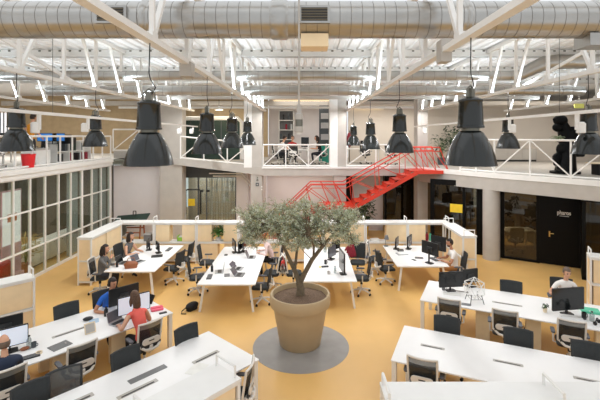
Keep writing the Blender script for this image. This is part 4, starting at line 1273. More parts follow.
# -- wire sculpture bench
monitor('black monitor nearest the wire sculpture', D(451, 291), (.12, -1), .62, .38)
monitor('black monitor seen from behind beside the one nearest the wire sculpture', D(470, 286), (-.3, 1), .46, .34)
keyboard('white keyboard below the monitor nearest the wire sculpture', D(452, 294.5), (.3, 1), mt='white')
mug('grey mug left of the black monitor stand by the wire sculpture', D(443.5, 290), 'midgrey', .1)
simple('mouse_pad', 'grey pad near the edge below the wire sculpture', 'mouse pad', D(466, 304.5), [('pad', MB().rbox((0, 0, .003), (.22, .14, .005), .04), 'midgrey', False)], -.4)
p = D(474.5, 302)
t = thing('wire_sculpture', 'white wire polyhedron sculpture on thin black legs', 'sculpture', p)
bm = bmesh.new(); bmesh.ops.create_icosphere(bm, subdivisions=1, radius=.25)
m, m2 = MB(), MB()
zs = sorted(v.co.z for v in bm.verts)
for e in bm.edges:
    a, b = e.verts[0].co + Vector((0, 0, .33)), e.verts[1].co + Vector((0, 0, .33))
    m.tube([a, b], .007, 6)
bm.free()
m.build('wire_cage', 'white', t, True)
for k in range(4):
    a = PI / 4 + k * PI / 2
    m2.tube([(.16 * math.cos(a), .16 * math.sin(a), .2), (.22 * math.cos(a), .22 * math.sin(a), .004)], .008, 6)
m2.tube([(.17 * math.cos(PI / 4 + k * PI / 2), .17 * math.sin(PI / 4 + k * PI / 2), .1) for k in (0, 1, 2, 3, 0)], .006, 6)
m2.build('stand', 'black', t, True)
monitor('wide black monitor in front of the man in a white shirt', D(568, 314.5), (.15, -1), .76, .48)
keyboard('white keyboard below the wide black monitor', D(571, 317), (.35, 1), mt='white')
leafy('small cactus like plant in a wooden pot near the man in white', D(545, 312), 'paleply', .045, .09, .08, .05, 14, 'darkgreen', 3, .05, .012)
simple('folder', 'mint green folder beside the wide black monitor', 'folder', D(590, 312), [('cover', MB().rbox((0, 0, .03), (.34, .24, .05), .01), 'teal', False), ('label_strip', MB().rbox((0, -.1, .057), (.08, .02, .003), .003), 'paper', False)], -.4)
bottle('clear bottle beside the mint green folder', D(592, 321), 'bottle', .2, .045)
mug('black mug at the corner of the wide black monitor', D(584, 319), 'black', .14, .045)
t = thing('headphones', 'black headphones lying by the mint green folder', 'headphones', D(597, 324), .6)
MB().tube([(-.09 + .18 * k / 8, .0, .02 + .10 * math.sin(PI * k / 8)) for k in range(9)], .012, 8).build('headband', 'black', t, True)
for s in (-1, 1):
    MB().tube([(s * .075, 0, .035), (s * .11, 0, .035)], .035, 14).build('ear_cup', 'black', t, True)

# -- shelves
p = Vector((UX[1] + 1.0, 14.6, .785))
simple('storage_tray', 'bright green open tray on the shelf row', 'tray', p, [('tray', MB().b2((-.19, -.12, 0), (.19, .12, .02)).b2((-.19, -.12, 0), (.19, -.1, .14)).b2((-.19, .1, 0), (.19, .12, .14)).b2((-.19, -.12, 0), (-.17, .12, .2)).b2((.17, -.12, 0), (.19, .12, .2)), mat('green_tray', (150, 206, 70), .5), False), ('papers', MB().b2((-.15, -.08, .02), (.15, .08, .16)), 'paper', False)])
leafy('bushy green plant in a white pot on the shelf row', (UX[2] + .76, 14.6, .785), 'white', .10, .13, .34, .22, 60, 'green', 8)
leafy('orange tipped plant beside the person with auburn hair', (UX[3] + .9, 14.6, .785), 'pot', .09, .12, .26, .2, 30, 'leaf3', 9)
for dx, mt, lb in ((.62, 'pinkcase', 'pink topped bottle on the shelf row near the bearded man'), (.74, 'maroon', 'dark red bottle on the shelf row near the bearded man'), (.86, 'teal', 'teal bottle on the shelf row near the bearded man')):
    bottle(lb, (UX[7] + dx, 14.6, .785), mt, .3, .05)
simple('paper_stack', 'white papers stacked on the shelf beside the desk lamp', 'papers', (UX[6] + .35, 14.6, .785), [('sheet', MB().rbox((0, 0, .03), (.3, .22, .06), .004), 'paper', False), ('sheet', MB().box((.02, .0, .065), (.28, .2, .01), rot=.2), 'paper', False)])
simple('paper_stack', 'grey box file on the shelf behind the woman in sleeveless grey', 'box file', (UX[0] + 1.25, 14.6, .785), [('box', MB().rbox((0, 0, .12), (.26, .24, .24), .01), 'midgrey', False), ('lid', MB().rbox((0, 0, .25), (.28, .26, .03), .01), 'greylight', False)])
t = thing('round_fan', 'round grey fan on the shelf behind the women in grey', 'fan', (UX[0] + .15, 14.75, .785)); MB().tube([(0, 0, 0), (0, 0, .2)], .03, 10).lathe([(.12, 0), (.12, .02), (0, .03)], 20).build('stand', 'midgrey', t); MB().lathe([(.0, -.05), (.2, -.04), (.25, 0), (.2, .04), (0, .05)], 28, T=Matrix.Translation((0, 0, .36)) @ Matrix.Rotation(PI / 2, 4, 'X')).build('fan_guard', 'bolt', t, True); MB().lathe([(0, -.07), (.07, -.06), (.07, .06), (0, .07)], 20, T=Matrix.Translation((0, 0, .36)) @ Matrix.Rotation(PI / 2, 4, 'X')).build('hub', 'slate', t, True)

# -- bags and cloth on the floor and chairs
t = thing('shoulder_bag', 'black bag lying on the floor under the three monitor desk', 'bag', at(192, 309.5, 0), 1.0); MB().ball((0, 0, .10), (.20, .12, .10), 16, 8).rbox((0, 0, .05), (.3, .18, .1), .06).build('bag_body', 'blackcloth', t, True); MB().tube([(-.15, 0, .14), (-.25, .1, .02), (-.35, 0, .015), (-.28, -.1, .015)], .014, 6).build('strap', 'blackcloth', t, True)
p = at(277, 266, .42)
t = thing('hanging_bag', 'round red bag hung behind the chair on the pot side of the three monitor desk', 'bag', (-.70, 12.5, .40)); MB().ball((0, 0, .16), (.12, .18, .16), 18, 10).build('bag_body', 'redcloth', t, True); MB().tube([(0, -.1, .28), (-.03, -.04, .40), (-.03, .04, .40), (0, .1, .28)], .012, 6).build('strap', 'maroon', t, True)
t = thing('jacket', 'maroon jacket draped over the back of a charcoal chair', 'jacket', (1.62, 13.45, .46))
m = MB(); r_ = random.Random(2); vs, fs = [], []
for j in range(11):
    v = j / 10
    for i in range(13):
        u = i / 12
        ang = (u - .5) * 2.2
        rad = .10 + .11 * (1 - v) + .02 * math.sin(u * 19 + v * 3) * (1 - .4 * v)
        vs.append((rad * math.sin(ang) * 1.5 - .05, -.06 - rad * math.cos(ang) * .6 + .25 * v * v * .3, .02 + .56 * v + .015 * math.sin(u * 9)))
for j in range(10):
    for i in range(12):
        fs.append((j * 13 + i, j * 13 + i + 1, j * 13 + i + 14, j * 13 + i + 13))
m.add(vs, fs); o = m.build('jacket_body', 'maroon', t, True); sd = o.modifiers.new('thickness', 'SOLIDIFY'); sd.thickness = .03
m = MB(); m.tube([(-.15, -.06, .52), (-.27, -.10, .42), (-.38, -.12, .30)], [.05, .055, .045], 10); m.build('sleeve', 'maroon', t, True)
t.location = (1.52, 13.28, .60); t.scale = (.62, .7, .72)

# ================================================================== GROUND FLOOR EDGES
t = thing('drafting_table', 'dark green topped drafting table against the plain pale wall', 'table', (-7.55, 17.2, 0), 0)
MB().box((0, 0, .98), (1.45, .8, .04), 0, Matrix.Rotation(.42, 3, 'X') @ Matrix.Rotation(-.10, 3, 'Y')).build('tabletop', 'boardgreen', t)
for s in (-1, 1):
    MB().bar((s * .5, .3, 0), (s * .5, .15, 1.0), .05).build('leg', 'tanleather', t); MB().bar((s * .5, -.3, 0), (s * .5, -.15, .86), .05).build('leg', 'tanleather', t)
MB().bar((-.5, .2, .62), (.5, .2, .62), .05).bar((-.5, -.24, .5), (.5, -.24, .5), .05).build('stretcher', 'tanleather', t)
MB().bar((.12, .28, 1.12), (.12, .28, 1.32), .03).bar((.12, .28, 1.32), (.0, .28, 1.32), .03).bar((.0, .28, 1.32), (.0, .28, 1.14), .03).build('clamp_loop', 'black', t)
leafy('dark leafy plant in a yellow pot under the red stair', (2.7, 18.5, 0), 'yellow', .2, .42, 1.2, .4, 90, 'darkgreen', 12, .24, .06)
# behind the side glass wall
for k in range(3):
    t = thing('low_cabinet', ['low white cabinet behind the glass wall, closest to the red pouf', 'low white cabinet behind the glass wall, middle of three', 'low white cabinet behind the glass wall, nearest the end blinds'][k], 'cabinet', (-9.75, 14.3 + k * 1.02, 0), 0, 'low cabinets in the side office')
    MB().b2((-.25, -.49, .06), (.25, .49, .72)).build('carcass', 'white', t); MB().b2((-.27, -.5, .72), (.27, .5, .75)).build('top_board', 'white', t); MB().b2((-.2, -.45, 0), (.2, .45, .06)).build('plinth', 'midgrey', t)
    for s in (-1, 1):
        d_ = MB().b2((.25, s * .25 - .235, .09), (.268, s * .25 + .235, .70)).build('door', 'white', t); MB().b2((.268, s * .25 - .02, .6), (.28, s * .25 + .02, .63)).build('handle', 'bolt', d_)
t = thing('poster_panel', 'white and pink printed panel standing behind the glass wall', 'poster', (-9.3, 12.62, 0)); MB().b2((-.02, -.42, .25), (.02, .42, 2.9)).build('board', 'pinkpaper', t); MB().b2((.021, -.40, 1.2), (.026, .38, 2.85)).build('print', 'glowprint', t); MB().rbox((0, 0, .13), (.35, .7, .26), .03).build('stand', 'pinkpaper', t)
MB().b2((.03, -.2, 1.9), (.034, .2, 2.15)).build('orange_block', mat('orange_print', (226, 130, 60), .6), t)
t = thing('pouf', 'round dark red pouf behind the glass wall', 'pouf', (-9.2, 12.0, 0)); MB().lathe([(0, 0), (.26, 0), (.32, .06), (.32, .38), (.26, .42)], 28).build('lower_cushion', 'redcloth', t, True); MB().lathe([(.26, .42), (.32, .47), (.32, .74), (.25, .82), (0, .83)], 28).build('upper_cushion', 'redcloth', t, True)
leafy('wide planter of dry yellow stems behind the glass wall', (-9.5, 13.55, 0), 'tanleather', .18, .3, .9, .3, 50, 'leaf3', 14, .3, .02)
simple('armchair', 'dark teal armchair deep in the side office', 'armchair', (-10.5, 13.6, 0), [('seat', MB().rbox((0, 0, .3), (.8, .75, .28), .1), 'boardgreen', False), ('backrest', MB().rbox((-.35, 0, .75), (.2, .75, .8), .08), 'boardgreen', False), ('armrest', MB().rbox((0, .38, .5), (.7, .12, .25), .05), 'boardgreen', False), ('armrest', MB().rbox((0, -.38, .5), (.7, .12, .25), .05), 'boardgreen', False)])
# inside the dark glazed office: table with a chair
p = Vector((8.6, 16.6, 0))
t = thing('meeting_table', 'white table inside the dark office beside the black door', 'table', p); MB().rbox((0, 0, .72), (1.6, .8, .04), .03).build('tabletop', 'white', t)
for x in (-.7, .7):
    for y in (-.32, .32):
        MB().bar((x, y, 0), (x, y, .7), .05).build('leg', 'steel', t)
chair('black', (8.3, 15.85, 0), (.2, 1), 'charcoal chair at the white table inside the dark office')
simple('tissue_box', 'small white and black box on the white table in the dark office', 'box', (8.75, 16.5, .74), [('carton', MB().rbox((0, 0, .05), (.24, .14, .1), .01), 'white', False), ('print', MB().rbox((0, -.072, .05), (.12, .004, .06), .01, axis='y'), 'black', False)])

# ================================================================== UPSTAIRS
t = thing('office_bin', 'bright red bin at the gallery railing', 'bin', (on(29, 166, 12.7).x - .02, 12.7, FL)); MB().lathe([(0, 0), (.15, 0), (.2, .46), (.18, .46), (.14, .02)], 24, close=False).build('bucket', 'redbin', t, True); MB().lathe([(.2, .44), (.215, .46), (.2, .47)], 24, close=False).build('rim', 'redbin', t, True)
t = thing('photocopier', 'white photocopier cabinet on the gallery beside the red bin', 'printer', (-9.35, 13.85, FL)); MB().rbox((0, 0, .28), (.55, .75, .54), .03).build('cabinet', 'white', t); MB().rbox((0, 0, .58), (.5, .7, .07), .02).build('lid', 'slot', t); MB().b2((.276, -.3, .06), (.284, .3, .34)).build('paper_drawer', 'white', t); MB().rbox((.1, 0, .62), (.2, .4, .03), .02).build('control_panel', 'slate', t)
for k, (y, x) in enumerate(((13.2, -11.2), (15.0, -11.2))):
    t = thing('gallery_desk', ['white desk on the gallery behind the standing person in orange', 'white desk on the gallery with the two blue screens'][k], 'desk', (x, y, FL)); MB().rbox((0, 0, .73), (1.0, 1.7, .03), .01).build('tabletop', 'white', t)
    for sx in (-.45, .45):
        for sy in (-.8, .8):
            MB().bar((sx, sy, 0), (sx, sy, .71), .05).build('leg', 'steel', t)
for px, y, wd, lit, lb in ((45, 14.6, .5, 'blue', 'blue lit monitor on the gallery next to the orange person'), (57.5, 15.0, .5, 'blue', 'blue lit monitor on the gallery next to the black printer'), (52, 14.7, .3, 'darkscreen', 'narrow dark monitor on the gallery between the two blue ones'), (2, 13.3, .5, 'darkscreen', 'dark monitor on the gallery at the picture edge')):
    p = on(px, 130, y); monitor(lb, (p.x, y), (.3, -1), wd, .3, lit, z=FL + .745, group='gallery monitors')
p = on(67, 130, 15.4)
simple('printer', 'small black printer on the gallery beside the blue screens', 'printer', (p.x, 15.4, FL + .745), [('body', MB().rbox((0, 0, .12), (.5, .4, .24), .03), 'black', False), ('tray', MB().rbox((0, .05, .28), (.25, .2, .14), .06), 'black', False)])
t = thing('open_shelf', 'low open shelf with dark files behind the gallery railing', 'shelf', (-9.6, 16.3, FL)); 
m = MB()
for z in (.02, .42, .82):
    m.b2((-.2, -1.2, z), (.2, 1.2, z + .03))
for y in (-1.2, -.4, .4, 1.17):
    m.b2((-.2, y, 0), (.2, y + .03, .85))
m.build('shelf_frame', 'white', t)
r_ = random.Random(4)
for k in range(8):
    y = -1.1 + k * .29
    simple('box_file', 'dark box file standing in the low gallery shelf', 'file', (-9.6, 16.3 + y, FL + (.05 if k % 2 else .45)), [('file_body', MB().b2((-.15, -.08, 0), (.15, .08, .3)), ['boardgreen', 'black', 'slate', 'maroon'][k % 4], False)], group='box files in the gallery shelf')
# shelf of daylight behind the gallery
m = MB(); m.b2((-18.9, 23.9, 4.4), (-17.8, 23.98, 6.0)); wo = struct('window_6', m, 'brightwin', label='bright window in the tan gallery wall', cat='window')
m = MB()
for k in range(6):
    m.b2((-18.9 + k * .21, 23.85, 4.4), (-18.86 + k * .21, 23.92, 6.0))
m.build('muntin', 'slate', wo)
# dark green board
p0, p1 = on(183, 119, 20.5), on(241, 151, 20.5)
t = thing('green_board', 'wide dark green board with a rounded white frame above the ramp', 'board', (p0.x, 20.5, FC + .2)); w_ = p1.x - p0.x
MB().b2((0, 0, .0), (w_, .06, 2.0)).build('board_panel', 'boardgreen', t)
MB().tube([(-.05, -.03, 0), (-.05, -.03, 1.9), (.1, -.03, 2.1), (w_ - .15, -.03, 2.1), (w_ + .05, -.03, 1.9), (w_ + .05, -.03, 0)], .11, 10).build('board_frame', 'white', t, True)
for q in (.33, .66):
    MB().b2((w_ * q - .03, -.02, 0), (w_ * q + .03, .0, 2.0)).build('joint', 'slate', t)
# round meeting table upstairs
t = thing('round_table', 'white round table upstairs where two people sit', 'table', (-.3, 20.0, FC)); MB().lathe([(.95, .71), (.97, .72), (.97, .74), (0, .74)], 40).build('tabletop', 'white', t, True)
for k in range(4):
    a = PI / 4 + k * PI / 2
    MB().bar((.45 * math.cos(a), .45 * math.sin(a), .71), (.7 * math.cos(a), .7 * math.sin(a), 0), .05).build('leg', 'steel', t)
monitor('black monitor on the round table upstairs', (-.05, 20.5), (0, -1), .4, .5, z=FC + .74, group='upper floor monitors')
t = thing('bookcase', 'tall open bookcase on the far wall upstairs, between white panels', 'bookcase', (-1.15, 23.4, FC)); m = MB()
for x in (-.45, .4):
    m.b2((x, -.18, 0), (x + .05, .18, 2.9))
for k in range(6):
    m.b2((-.45, -.18, .05 + k * .56), (.45, .18, .09 + k * .56))
m.b2((-.45, .16, 0), (.45, .18, 2.9), 1)
m.build('case', ['white', 'midgrey'], t)
for k in range(10):
    simple('binder', 'small dark binder standing in the far bookcase upstairs', 'binder', (-1.45 + (k * 7 % 5) * .15, 23.35, FC + .09 + .56 * (k // 2)), [('spine', MB().b2((-.05, -.12, 0), (.05, .12, .32)), ['black', 'slate', 'maroon', 'greylight'][k % 4], False)], group='binders in the upstairs bookcase')
t = thing('teal_cabinet', 'teal and dark tall cabinet beside the column upstairs', 'cabinet', (.98, 21.2, FC)); MB().b2((-.28, -.2, 0), (.28, .2, .95)).build('lower_door', mat('teal_door', (44, 160, 140), .5), t); MB().b2((-.28, -.2, .95), (.28, .2, 3.0)).build('carcass', 'slate', t)
for z in (1.2, 1.8, 2.3):
    MB().b2((-.2, -.23, z), (.2, -.19, z + .3)).build('pigeonhole', 'greylight', t)
for x, y, wd, lb in ((2.9, 20.8, 1.8, 'white desk upstairs behind the small pendant lamps'), (6.0, 20.6, 1.6, 'white desk upstairs behind the red stair top')):
    t = thing('upstairs_desk', lb, 'desk', (x, y, FC)); MB().rbox((0, 0, .73), (wd, .8, .03), .01).build('tabletop', 'white', t)
    for sx in (-wd / 2 + .1, wd / 2 - .1):
        for sy in (-.35, .35):
            MB().bar((sx, sy, 0), (sx, sy, .71), .05).build('leg', 'steel', t)
monitor('dark monitor on the desk upstairs behind the small pendant lamps', (3.1, 21.0), (0, -1), .5, .32, z=FC + .745, group='upper floor monitors')
t = thing('coat_stand', 'dark coat hung on a stand behind the red stair lamp upstairs', 'coat stand', (2.35, 21.6, FC)); MB().tube([(0, 0, 0), (0, 0, 1.7)], .02, 8).build('pole', 'black', t); MB().ball((0, 0, 1.2), (.16, .12, .4), 14, 8).build('coat', 'maroon', t, True)
leafy('tall dark leafy plant upstairs beyond the stair landing', (8.0, 21.6, FC), 'black', .22, .4, 1.5, .5, 80, 'darkgreen', 21, .26, .06)
leafy('leafy plant upstairs beside the big dark pendant of the mezzanine', (6.6, 19.5, FC), 'slate', .2, .35, 1.1, .4, 50, 'darkgreen', 22, .24, .05)

# tall black figure on the mezzanine
p = Vector((on(565, 160, 15.0).x, 15.0, FC))
t = thing('black_figure', 'tall black lacquered sculpture of a figure standing on the mezzanine', 'sculpture', p)
MB().tube([(0, 0, .0), (0, 0, .08)], .5, 24).build('plinth', 'figure', t)
MB().tube([(.02, 0, .08), (.06, 0, .6), (.08, 0, 1.1), (.10, 0, 1.55)], [.36, .30, .27, .33], 18).ball((.05, 0, .9), (.36, .26, .3), 16, 10).build('torso', 'figure', t, True)
MB().ball((-.17, 0, 1.98), (.25, .22, .22), 18, 12).ball((-.26, 0, 1.72), (.2, .17, .17), 16, 10).tube([(-.1, 0, 1.9), (.05, 0, 1.6), (.1, 0, 1.3)], [.15, .2, .22], 14).ball((-.40, .0, 2.02), (.06, .05, .06)).build('head', 'figure', t, True)
MB().rbox((.22, 0, 1.35), (.34, .3, .8), .06, axis='y').rbox((.4, 0, .80), (.5, .3, .35), .08, axis='y').build('back_block', 'figure', t)
MB().tube([(-.2, 0, .75), (-.38, -.05, .6), (-.36, -.05, .35), (-.2, 0, .28)], [.10, .12, .1, .06], 12).ball((-.3, 0, .55), (.16, .16, .22), 14, 8).build('arm', 'figure', t, True)
MB().tube([(-.3 + .12 * math.cos(a * .6), -.12, .22 + .1 * math.sin(a * .6)) for a in range(11)], .02, 6).build('ring', 'bolt', t, True)
leafy('trailing plant held at the front of the black figure', p + Vector((-.42, -.25, 1.18)), 'black', .06, .08, .12, .14, 30, 'leaf1', 31, .14, .025)
simple('side_ledge', 'pale wooden bench beside the tall black figure', 'bench', p + Vector((1.4, -.6, 0)), [('seat', MB().rbox((0, 0, .43), (1.8, .5, .05), .02), 'paleply', False), ('leg', MB().b2((-.7, -.2, 0), (-.5, .2, .41)), 'black', False), ('leg', MB().b2((.5, -.2, 0), (.7, .2, .41)), 'black', False)])
t = thing('wall_cabinet', 'low pale cabinet along the blank mezzanine wall', 'cabinet', (11.4, 22.1, FC)); MB().b2((-1.2, -.25, .1), (1.2, .25, .7)).build('carcass', 'cream', t); MB().b2((-1.2, -.22, 0), (1.2, .22, .1)).build('plinth', 'black', t)
for k in range(3):
    MB().b2((-1.17 + k * .79, -.265, .13), (-.42 + k * .79, -.25, .67)).build('door', 'cream', t)

# ================================================================== PEOPLE


def skin_mesh(verts, edges, radii, root=0, sub=2):
    me = bpy.data.meshes.new('tmp'); me.from_pydata(verts, edges, []); me.update()
    o = bpy.data.objects.new('tmp', me); COL.objects.link(o)
    o.modifiers.new('s', 'SKIN').use_smooth_shade = True
    for i, sv in enumerate(me.skin_vertices[0].data):
        r = radii[i]; sv.radius = r if isinstance(r, tuple) else (r, r); sv.use_root = (i == root)
    sb = o.modifiers.new('u', 'SUBSURF'); sb.levels = sb.render_levels = sub
    dg = bpy.context.evaluated_depsgraph_get()
    ev = bpy.data.meshes.new_from_object(o.evaluated_get(dg))
    vs = [tuple(v.co) for v in ev.vertices]; fs = [tuple(p.vertices) for p in ev.polygons]
    bpy.data.objects.remove(o, do_unlink=True); bpy.data.meshes.remove(me); bpy.data.meshes.remove(ev)
    return vs, fs


def seg_dist(p, a, b):
    d = b - a; t = max(0, min(1, (p - a).dot(d) / max(d.length_squared, 1e-9)))
    return (p - a - d * t).length, t


def person(label, loc, d, shirt='whitecloth', trousers='jeans', skin='skin', hair='hairdark', style='short', sleeve='short', lean=.12,
           hands=((-.17, .42, .78), (.17, .42, .78)), look=(0, 0), stand=False, female=False, beard=False, phones=False, scale=1.0):
    rz = facing(*d)
    hz = .93 if stand else .55
    V = Vector
    k = .92 if female else 1.0
    def T(y, z): return V((0, y, hz + z))
    sp = [T(0, 0), T(-.02 + lean * .25, .16), T(-.01 + lean * .62, .33), T(lean, .46), T(lean * 1.12 + .005, .535), T(lean * 1.2 + .02, .60), T(lean * 1.25 + .03, .66)]
    verts = list(sp); rad = [(.15 * k, .115), (.125 * k, .10), (.15 * k, .115), (.125 * k, .09), .055, .05, .055]
    edges = [(i, i + 1) for i in range(6)]
    bone = {}
    for e in edges: bone[e] = 'shirt' if e[1] <= 4 else 'skin'
    bone[(3, 4)] = 'shirt'
    bone[(4, 5)] = 'skin'
    def chain(start, pts, rs, names):
        prev = start
        for p, r, n_ in zip(pts, rs, names):
            verts.append(V(p)); rad.append(r); edges.append((prev, len(verts) - 1)); bone[(prev, len(verts) - 1)] = n_; prev = len(verts) - 1
        return prev
    sh = sp[3]; wr = []
    for s, hp in zip((-1, 1), hands):
        shp = V((s * .185 * k, sh.y, sh.z - .01))
        hp = V((hp[0], hp[1], hp[2])); 
        # two bone arm with the elbow out and down
        l1, l2 = .29, .25
        dvec = hp - shp; L_ = min(dvec.length, (l1 + l2) * .985); dn = dvec.normalized(); hp = shp + dn * L_
        a = (l1 * l1 - l2 * l2 + L_ * L_) / (2 * L_); hh = math.sqrt(max(l1 * l1 - a * a, 1e-5))
        pole = V((s * .7, -.5, -.7)); pole = (pole - dn * pole.dot(dn)).normalized()
        el = shp + dn * a + pole * hh
        m1 = shp.lerp(el, .55)
        up_ = 'shirt' if sleeve in ('short', 'long') else 'skin'
        lo_ = 'shirt' if sleeve == 'long' else 'skin'
        fd_ = (hp - el).normalized()
        palm = hp + fd_ * .06
        chain(3, [shp, m1, el, el.lerp(hp, .5), hp, palm], [.062 * k, .05 * k, .041 * k, .038 * k, (.028, .024), (.036, .017)], ['shirt', up_, 'shirt' if sleeve == 'long' else ('skin'), lo_, lo_, 'skin'])
        wr.append((s, hp, palm, fd_))
    for s in (-1, 1):
        if stand:
            pts = [(s * .09, 0, .86), (s * .10, .01, .5), (s * .10, -.01, .1), (s * .11, .12, .045)]
        else:
            pts = [(s * .09, .05, .53), (s * .12, .42, .52), (s * .13, .36, .10), (s * .14, .50, .045)]
        a_, b_ = V(pts[1]), V(pts[2])
        pts = pts[:2] + [tuple(a_.lerp(b_, .35))] + pts[2:]
        chain(0, pts, [.095, .066, .058, .042, (.042, .03)], ['trousers', 'trousers', 'trousers', 'trousers', 'shoe'])
    vs, fs = skin_mesh(verts, edges, rad)
    names = ['shirt', 'skin', 'trousers', 'shoe', 'eye', 'lip', 'beard']
    m = MB(); m.v = list(vs)
    segs = [(verts[a], verts[b], n_) for (a, b), n_ in bone.items()]
    for f in fs:
        c = sum((V(vs[i]) for i in f), V()) / len(f)
        best = min(segs, key=lambda g: seg_dist(c, g[0], g[1])[0] - (.05 if g[2] == 'shirt' and g[0] in sp[:3] else 0))
        m.f.append(list(f)); m.m.append(names.index(best[2]))
    # hands: five unequal bent fingers
    for s, hp, palm, fd_ in wr:
        up = V((0, 0, 1)); side = fd_.cross(up).normalized() * s          # towards the little finger
        dn = side.cross(fd_) * s
        if dn.z > 0: dn = -dn
        for q, ln in ((-.027, .072), (-.009, .082), (.009, .077), (.026, .060)):
            b0 = palm + side * q
            m.tube([b0 - fd_ * .01, b0 + fd_ * ln * .5 + dn * .004, b0 + fd_ * ln * .82 + dn * .016, b0 + fd_ * ln * .98 + dn * .034], [.0095, .009, .008, .006], 6, 1)
        b0 = hp + fd_ * .025 - side * .024
        m.tube([b0, b0 - side * .026 + fd_ * .025 + dn * .004, b0 - side * .03 + fd_ * .055 + dn * .012], [.012, .0105, .007], 6, 1)
    # head
    hc = sp[6] + V((0, .025, .085))
    Hd = Matrix.Translation(hc) @ Matrix.Rotation(look[0], 4, 'Z') @ Matrix.Rotation(look[1], 4, 'X')
    def warp(p):
        x, y, z = p
        w_ = 1 - .22 * max(0, -z / .12) ** 1.2
        return (x * w_, y * (1 - .08 * max(0, -z / .12)) + (.012 * max(0, -z / .12) if y > 0 else 0), z)
    hb = MB(); hb.ball((0, 0, 0), (.074, .094, .122), 20, 14); hb.v = [warp(p) for p in hb.v]
    hb.add([(-.014, .086, -.028), (.014, .086, -.028), (0, .115, -.034), (0, .09, .025), (-.012, .085, -.045), (.012, .085, -.045)], [(0, 2, 3), (2, 1, 3), (0, 4, 2), (2, 5, 1), (4, 5, 2)])
    for s in (-1, 1):
        hb.ball((s * .075, -.005, -.012), (.013, .024, .034), 10, 6)
    m.add(hb.v, hb.f, 1, Hd)
    ft = MB()
    for s in (-1, 1):
        ft.ball((s * .029, .084, .008), (.012, .008, .007), 8, 6)
        ft.rbox((s * .03, .086, .028), (.034, .012, .006), .003)
    m.add(ft.v, ft.f, 4, Hd)
    lp = MB(); lp.ball((0, .083, -.064), (.022, .009, .007), 10, 6); m.add(lp.v, lp.f, 5, Hd)
    if beard:
        bd = MB(); bd.ball((0, .026, -.074), (.062, .064, .052), 16, 10); bd.v = [warp(p) for p in bd.v]; m.add(bd.v, bd.f, 6, Hd)
    o = m.build('person', [shirt, skin, trousers, 'shoe', 'eye', 'lip', 'beard'], None, True)
    o.location, o.rotation_euler.z = loc, rz
    o.scale = (scale, scale, scale)
    tag(o, label, 'person', 'people at work')
    # hair
    h = MB(); mi = Matrix(Hd)
    cap, n = [], 20
    if style != 'bald':
        b = MB(); b.ball((0, -.012, .018), (.082, .100, .118), 20, 14)
        keep = [f for f in b.f if not any(b.v[i][1] > .03 and b.v[i][2] < .055 for i in f) and not all(b.v[i][2] < -.05 for i in f)]
        h.add(b.v, keep, 0, mi)
    else:
        b = MB(); b.ball((0, -.008, .0), (.079, .097, .112), 20, 14)
        keep = [f for f in b.f if not any(b.v[i][1] > .0 or b.v[i][2] > .035 for i in f) and not all(b.v[i][2] < -.06 for i in f)]
        h.add(b.v, keep, 0, mi)
    if style == 'long':
        h.tube([hc + V((0, -.06, .05)), hc + V((0, -.085, -.05)), hc + V((.01, -.10, -.16)), hc + V((0, -.085, -.27))], [.07, .078, .07, .03], 14)
        for s in (-1, 1):
            h.tube([hc + V((s * .06, -.02, .03)), hc + V((s * .078, -.02, -.07)), hc + V((s * .075, -.0, -.17))], [.03, .034, .014], 10)
    if style == 'bun':
        h.ball((0, -.11, .07), .045, 12, 8, 0, mi)
    ho = h.build('hair', hair, o, True)
    sd = ho.modifiers.new('thickness', 'SOLIDIFY'); sd.thickness = .012; sd.offset = 0
    if phones:
        q = MB(); q.tube([tuple(Hd @ V((.088 * math.cos(PI * i / 10), -.01, .02 + .115 * math.sin(PI * i / 10)))) for i in range(11)], .011, 8)
        for s in (-1, 1):
            q.tube([tuple(Hd @ V((s * .075, -.008, -.008))), tuple(Hd @ V((s * .105, -.008, -.008)))], .036, 14)
        q.build('headphones', 'black', o, True)
    # neckline and belt line
    if not female:
        MB().tube([tuple(sp[4] + V((.06 * math.cos(a * PI / 6), .056 * math.sin(a * PI / 6), -.005 + .008 * math.sin(a * PI / 6)))) for a in range(13)], .009, 6).build('collar', shirt, o, True)
    return o


def sit(px, py, d, h=.95, off=.05):
    p = at(px, py, h); d = Vector((d[0], d[1], 0)).normalized()
    return (p.x - d.x * off, p.y - d.y * off, 0)


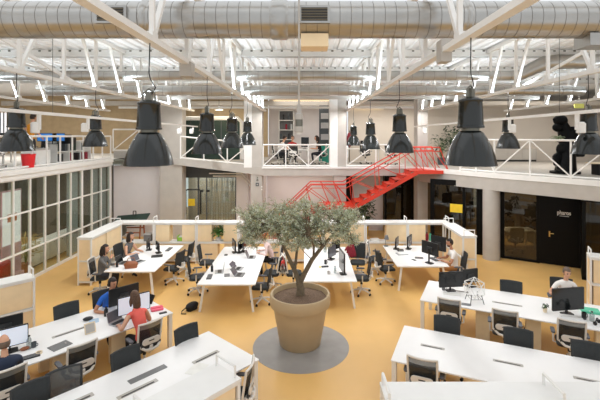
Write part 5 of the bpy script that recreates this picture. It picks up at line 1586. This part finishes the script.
person('woman in a grey jacket at the near end of the desk by the glass wall', (-6.0, 11.72, 0), (1, .08), 'greycloth', 'jeans', hair='hairdark', style='long', sleeve='long', female=True, lean=.06, hands=((-.12, .36, .80), (.06, .30, 1.02)))
person('woman in a sleeveless grey top with long dark hair, facing the silver laptop', (-5.95, 13.25, 0), (1, -.2), 'greycloth', 'jeans', hair='hairdark', style='long', sleeve='none', female=True, lean=.10)
pm = back_at(103, 300, dv)
person('man in a blue polo shirt with headphones behind a large black monitor', (pm[0], pm[1], 0), dv, 'bluecloth', 'jeans', 'skin2', 'hairdark', 'short', 'short', lean=.16, phones=True, look=(.3, -.15), hands=((-.2, .40, .78), (.26, .42, .78)))
pm = back_at(151, 333, dl)
person('woman in a coral sleeveless top seen from behind at the lit white monitor', (pm[0] + dl[0] * .04, pm[1] + dl[1] * .04, 0), dl, 'coral', 'blackcloth', 'skin', 'hairbrown', 'long', 'none', lean=.27, female=True, hands=((-.30, .42, .79), (.14, .40, .90)))
pm = back_at(9, 383, dl)
person('bald man in a navy top seen from behind at the lit pale monitor', (pm[0], pm[1], 0), dl, 'navy', 'jeans', 'skin', 'hairgrey', 'bald', 'long', lean=.0, look=(0, -.15))
person('bearded man in a white shirt sitting by the plywood wing', (4.62, 12.35, 0), (-1, .12), 'whitecloth', 'tantrouser', 'skin2', 'hairdark', 'short', 'short', lean=.10, beard=True, look=(.15, -.1))
pm = back_at(561, 287, hn)
person('man in a white shirt facing the camera behind a wide black monitor', (pm[0], pm[1], 0), (-.12, -1), 'whitecloth', 'jeans', 'skin', 'hairgrey', 'short', 'short', lean=.12, look=(0, -.25), hands=((-.2, .42, .78), (.32, .40, .78)))
person('person with auburn hair in pale pink, half hidden by olive leaves', (-1.1, 13.25, 0), (-1, -.12), 'pinkcloth', 'blackcloth', 'skin', 'hairred', 'bun', 'long', lean=.22, female=True)
person('person in a white shirt bent over the round table upstairs', (-1.4, 19.6, FC), (1, .3), 'whitecloth', 'jeans', 'skin', 'hairdark', 'short', 'long', lean=.25, look=(0, -.3))
person('dark haired person in dark clothes at the round table upstairs', (.72, 19.9, FC), (-1, 0), 'blackcloth', 'jeans', 'skin', 'hairdark', 'long', 'short', lean=.12, female=True)
person('person in a red top behind the round table upstairs', (-.75, 21.0, FC), (.2, -1), 'redshirt', 'jeans', 'skin', 'hairdark', 'short', 'short', lean=.18)
chair('black', (-.75, 21.0, FC), (.2, -1), 'charcoal chair under the person in red upstairs', G2)
p = on(31, 130, 13.6)
person('person in an orange top standing on the gallery beside the blue screens', (p.x, 13.6, FL), (.3, 1), 'orange', 'jeans', 'skin', 'hairdark', 'short', 'none', stand=True, lean=.03, hands=((-.26, .16, .98), (.26, .18, 1.0)), female=True)
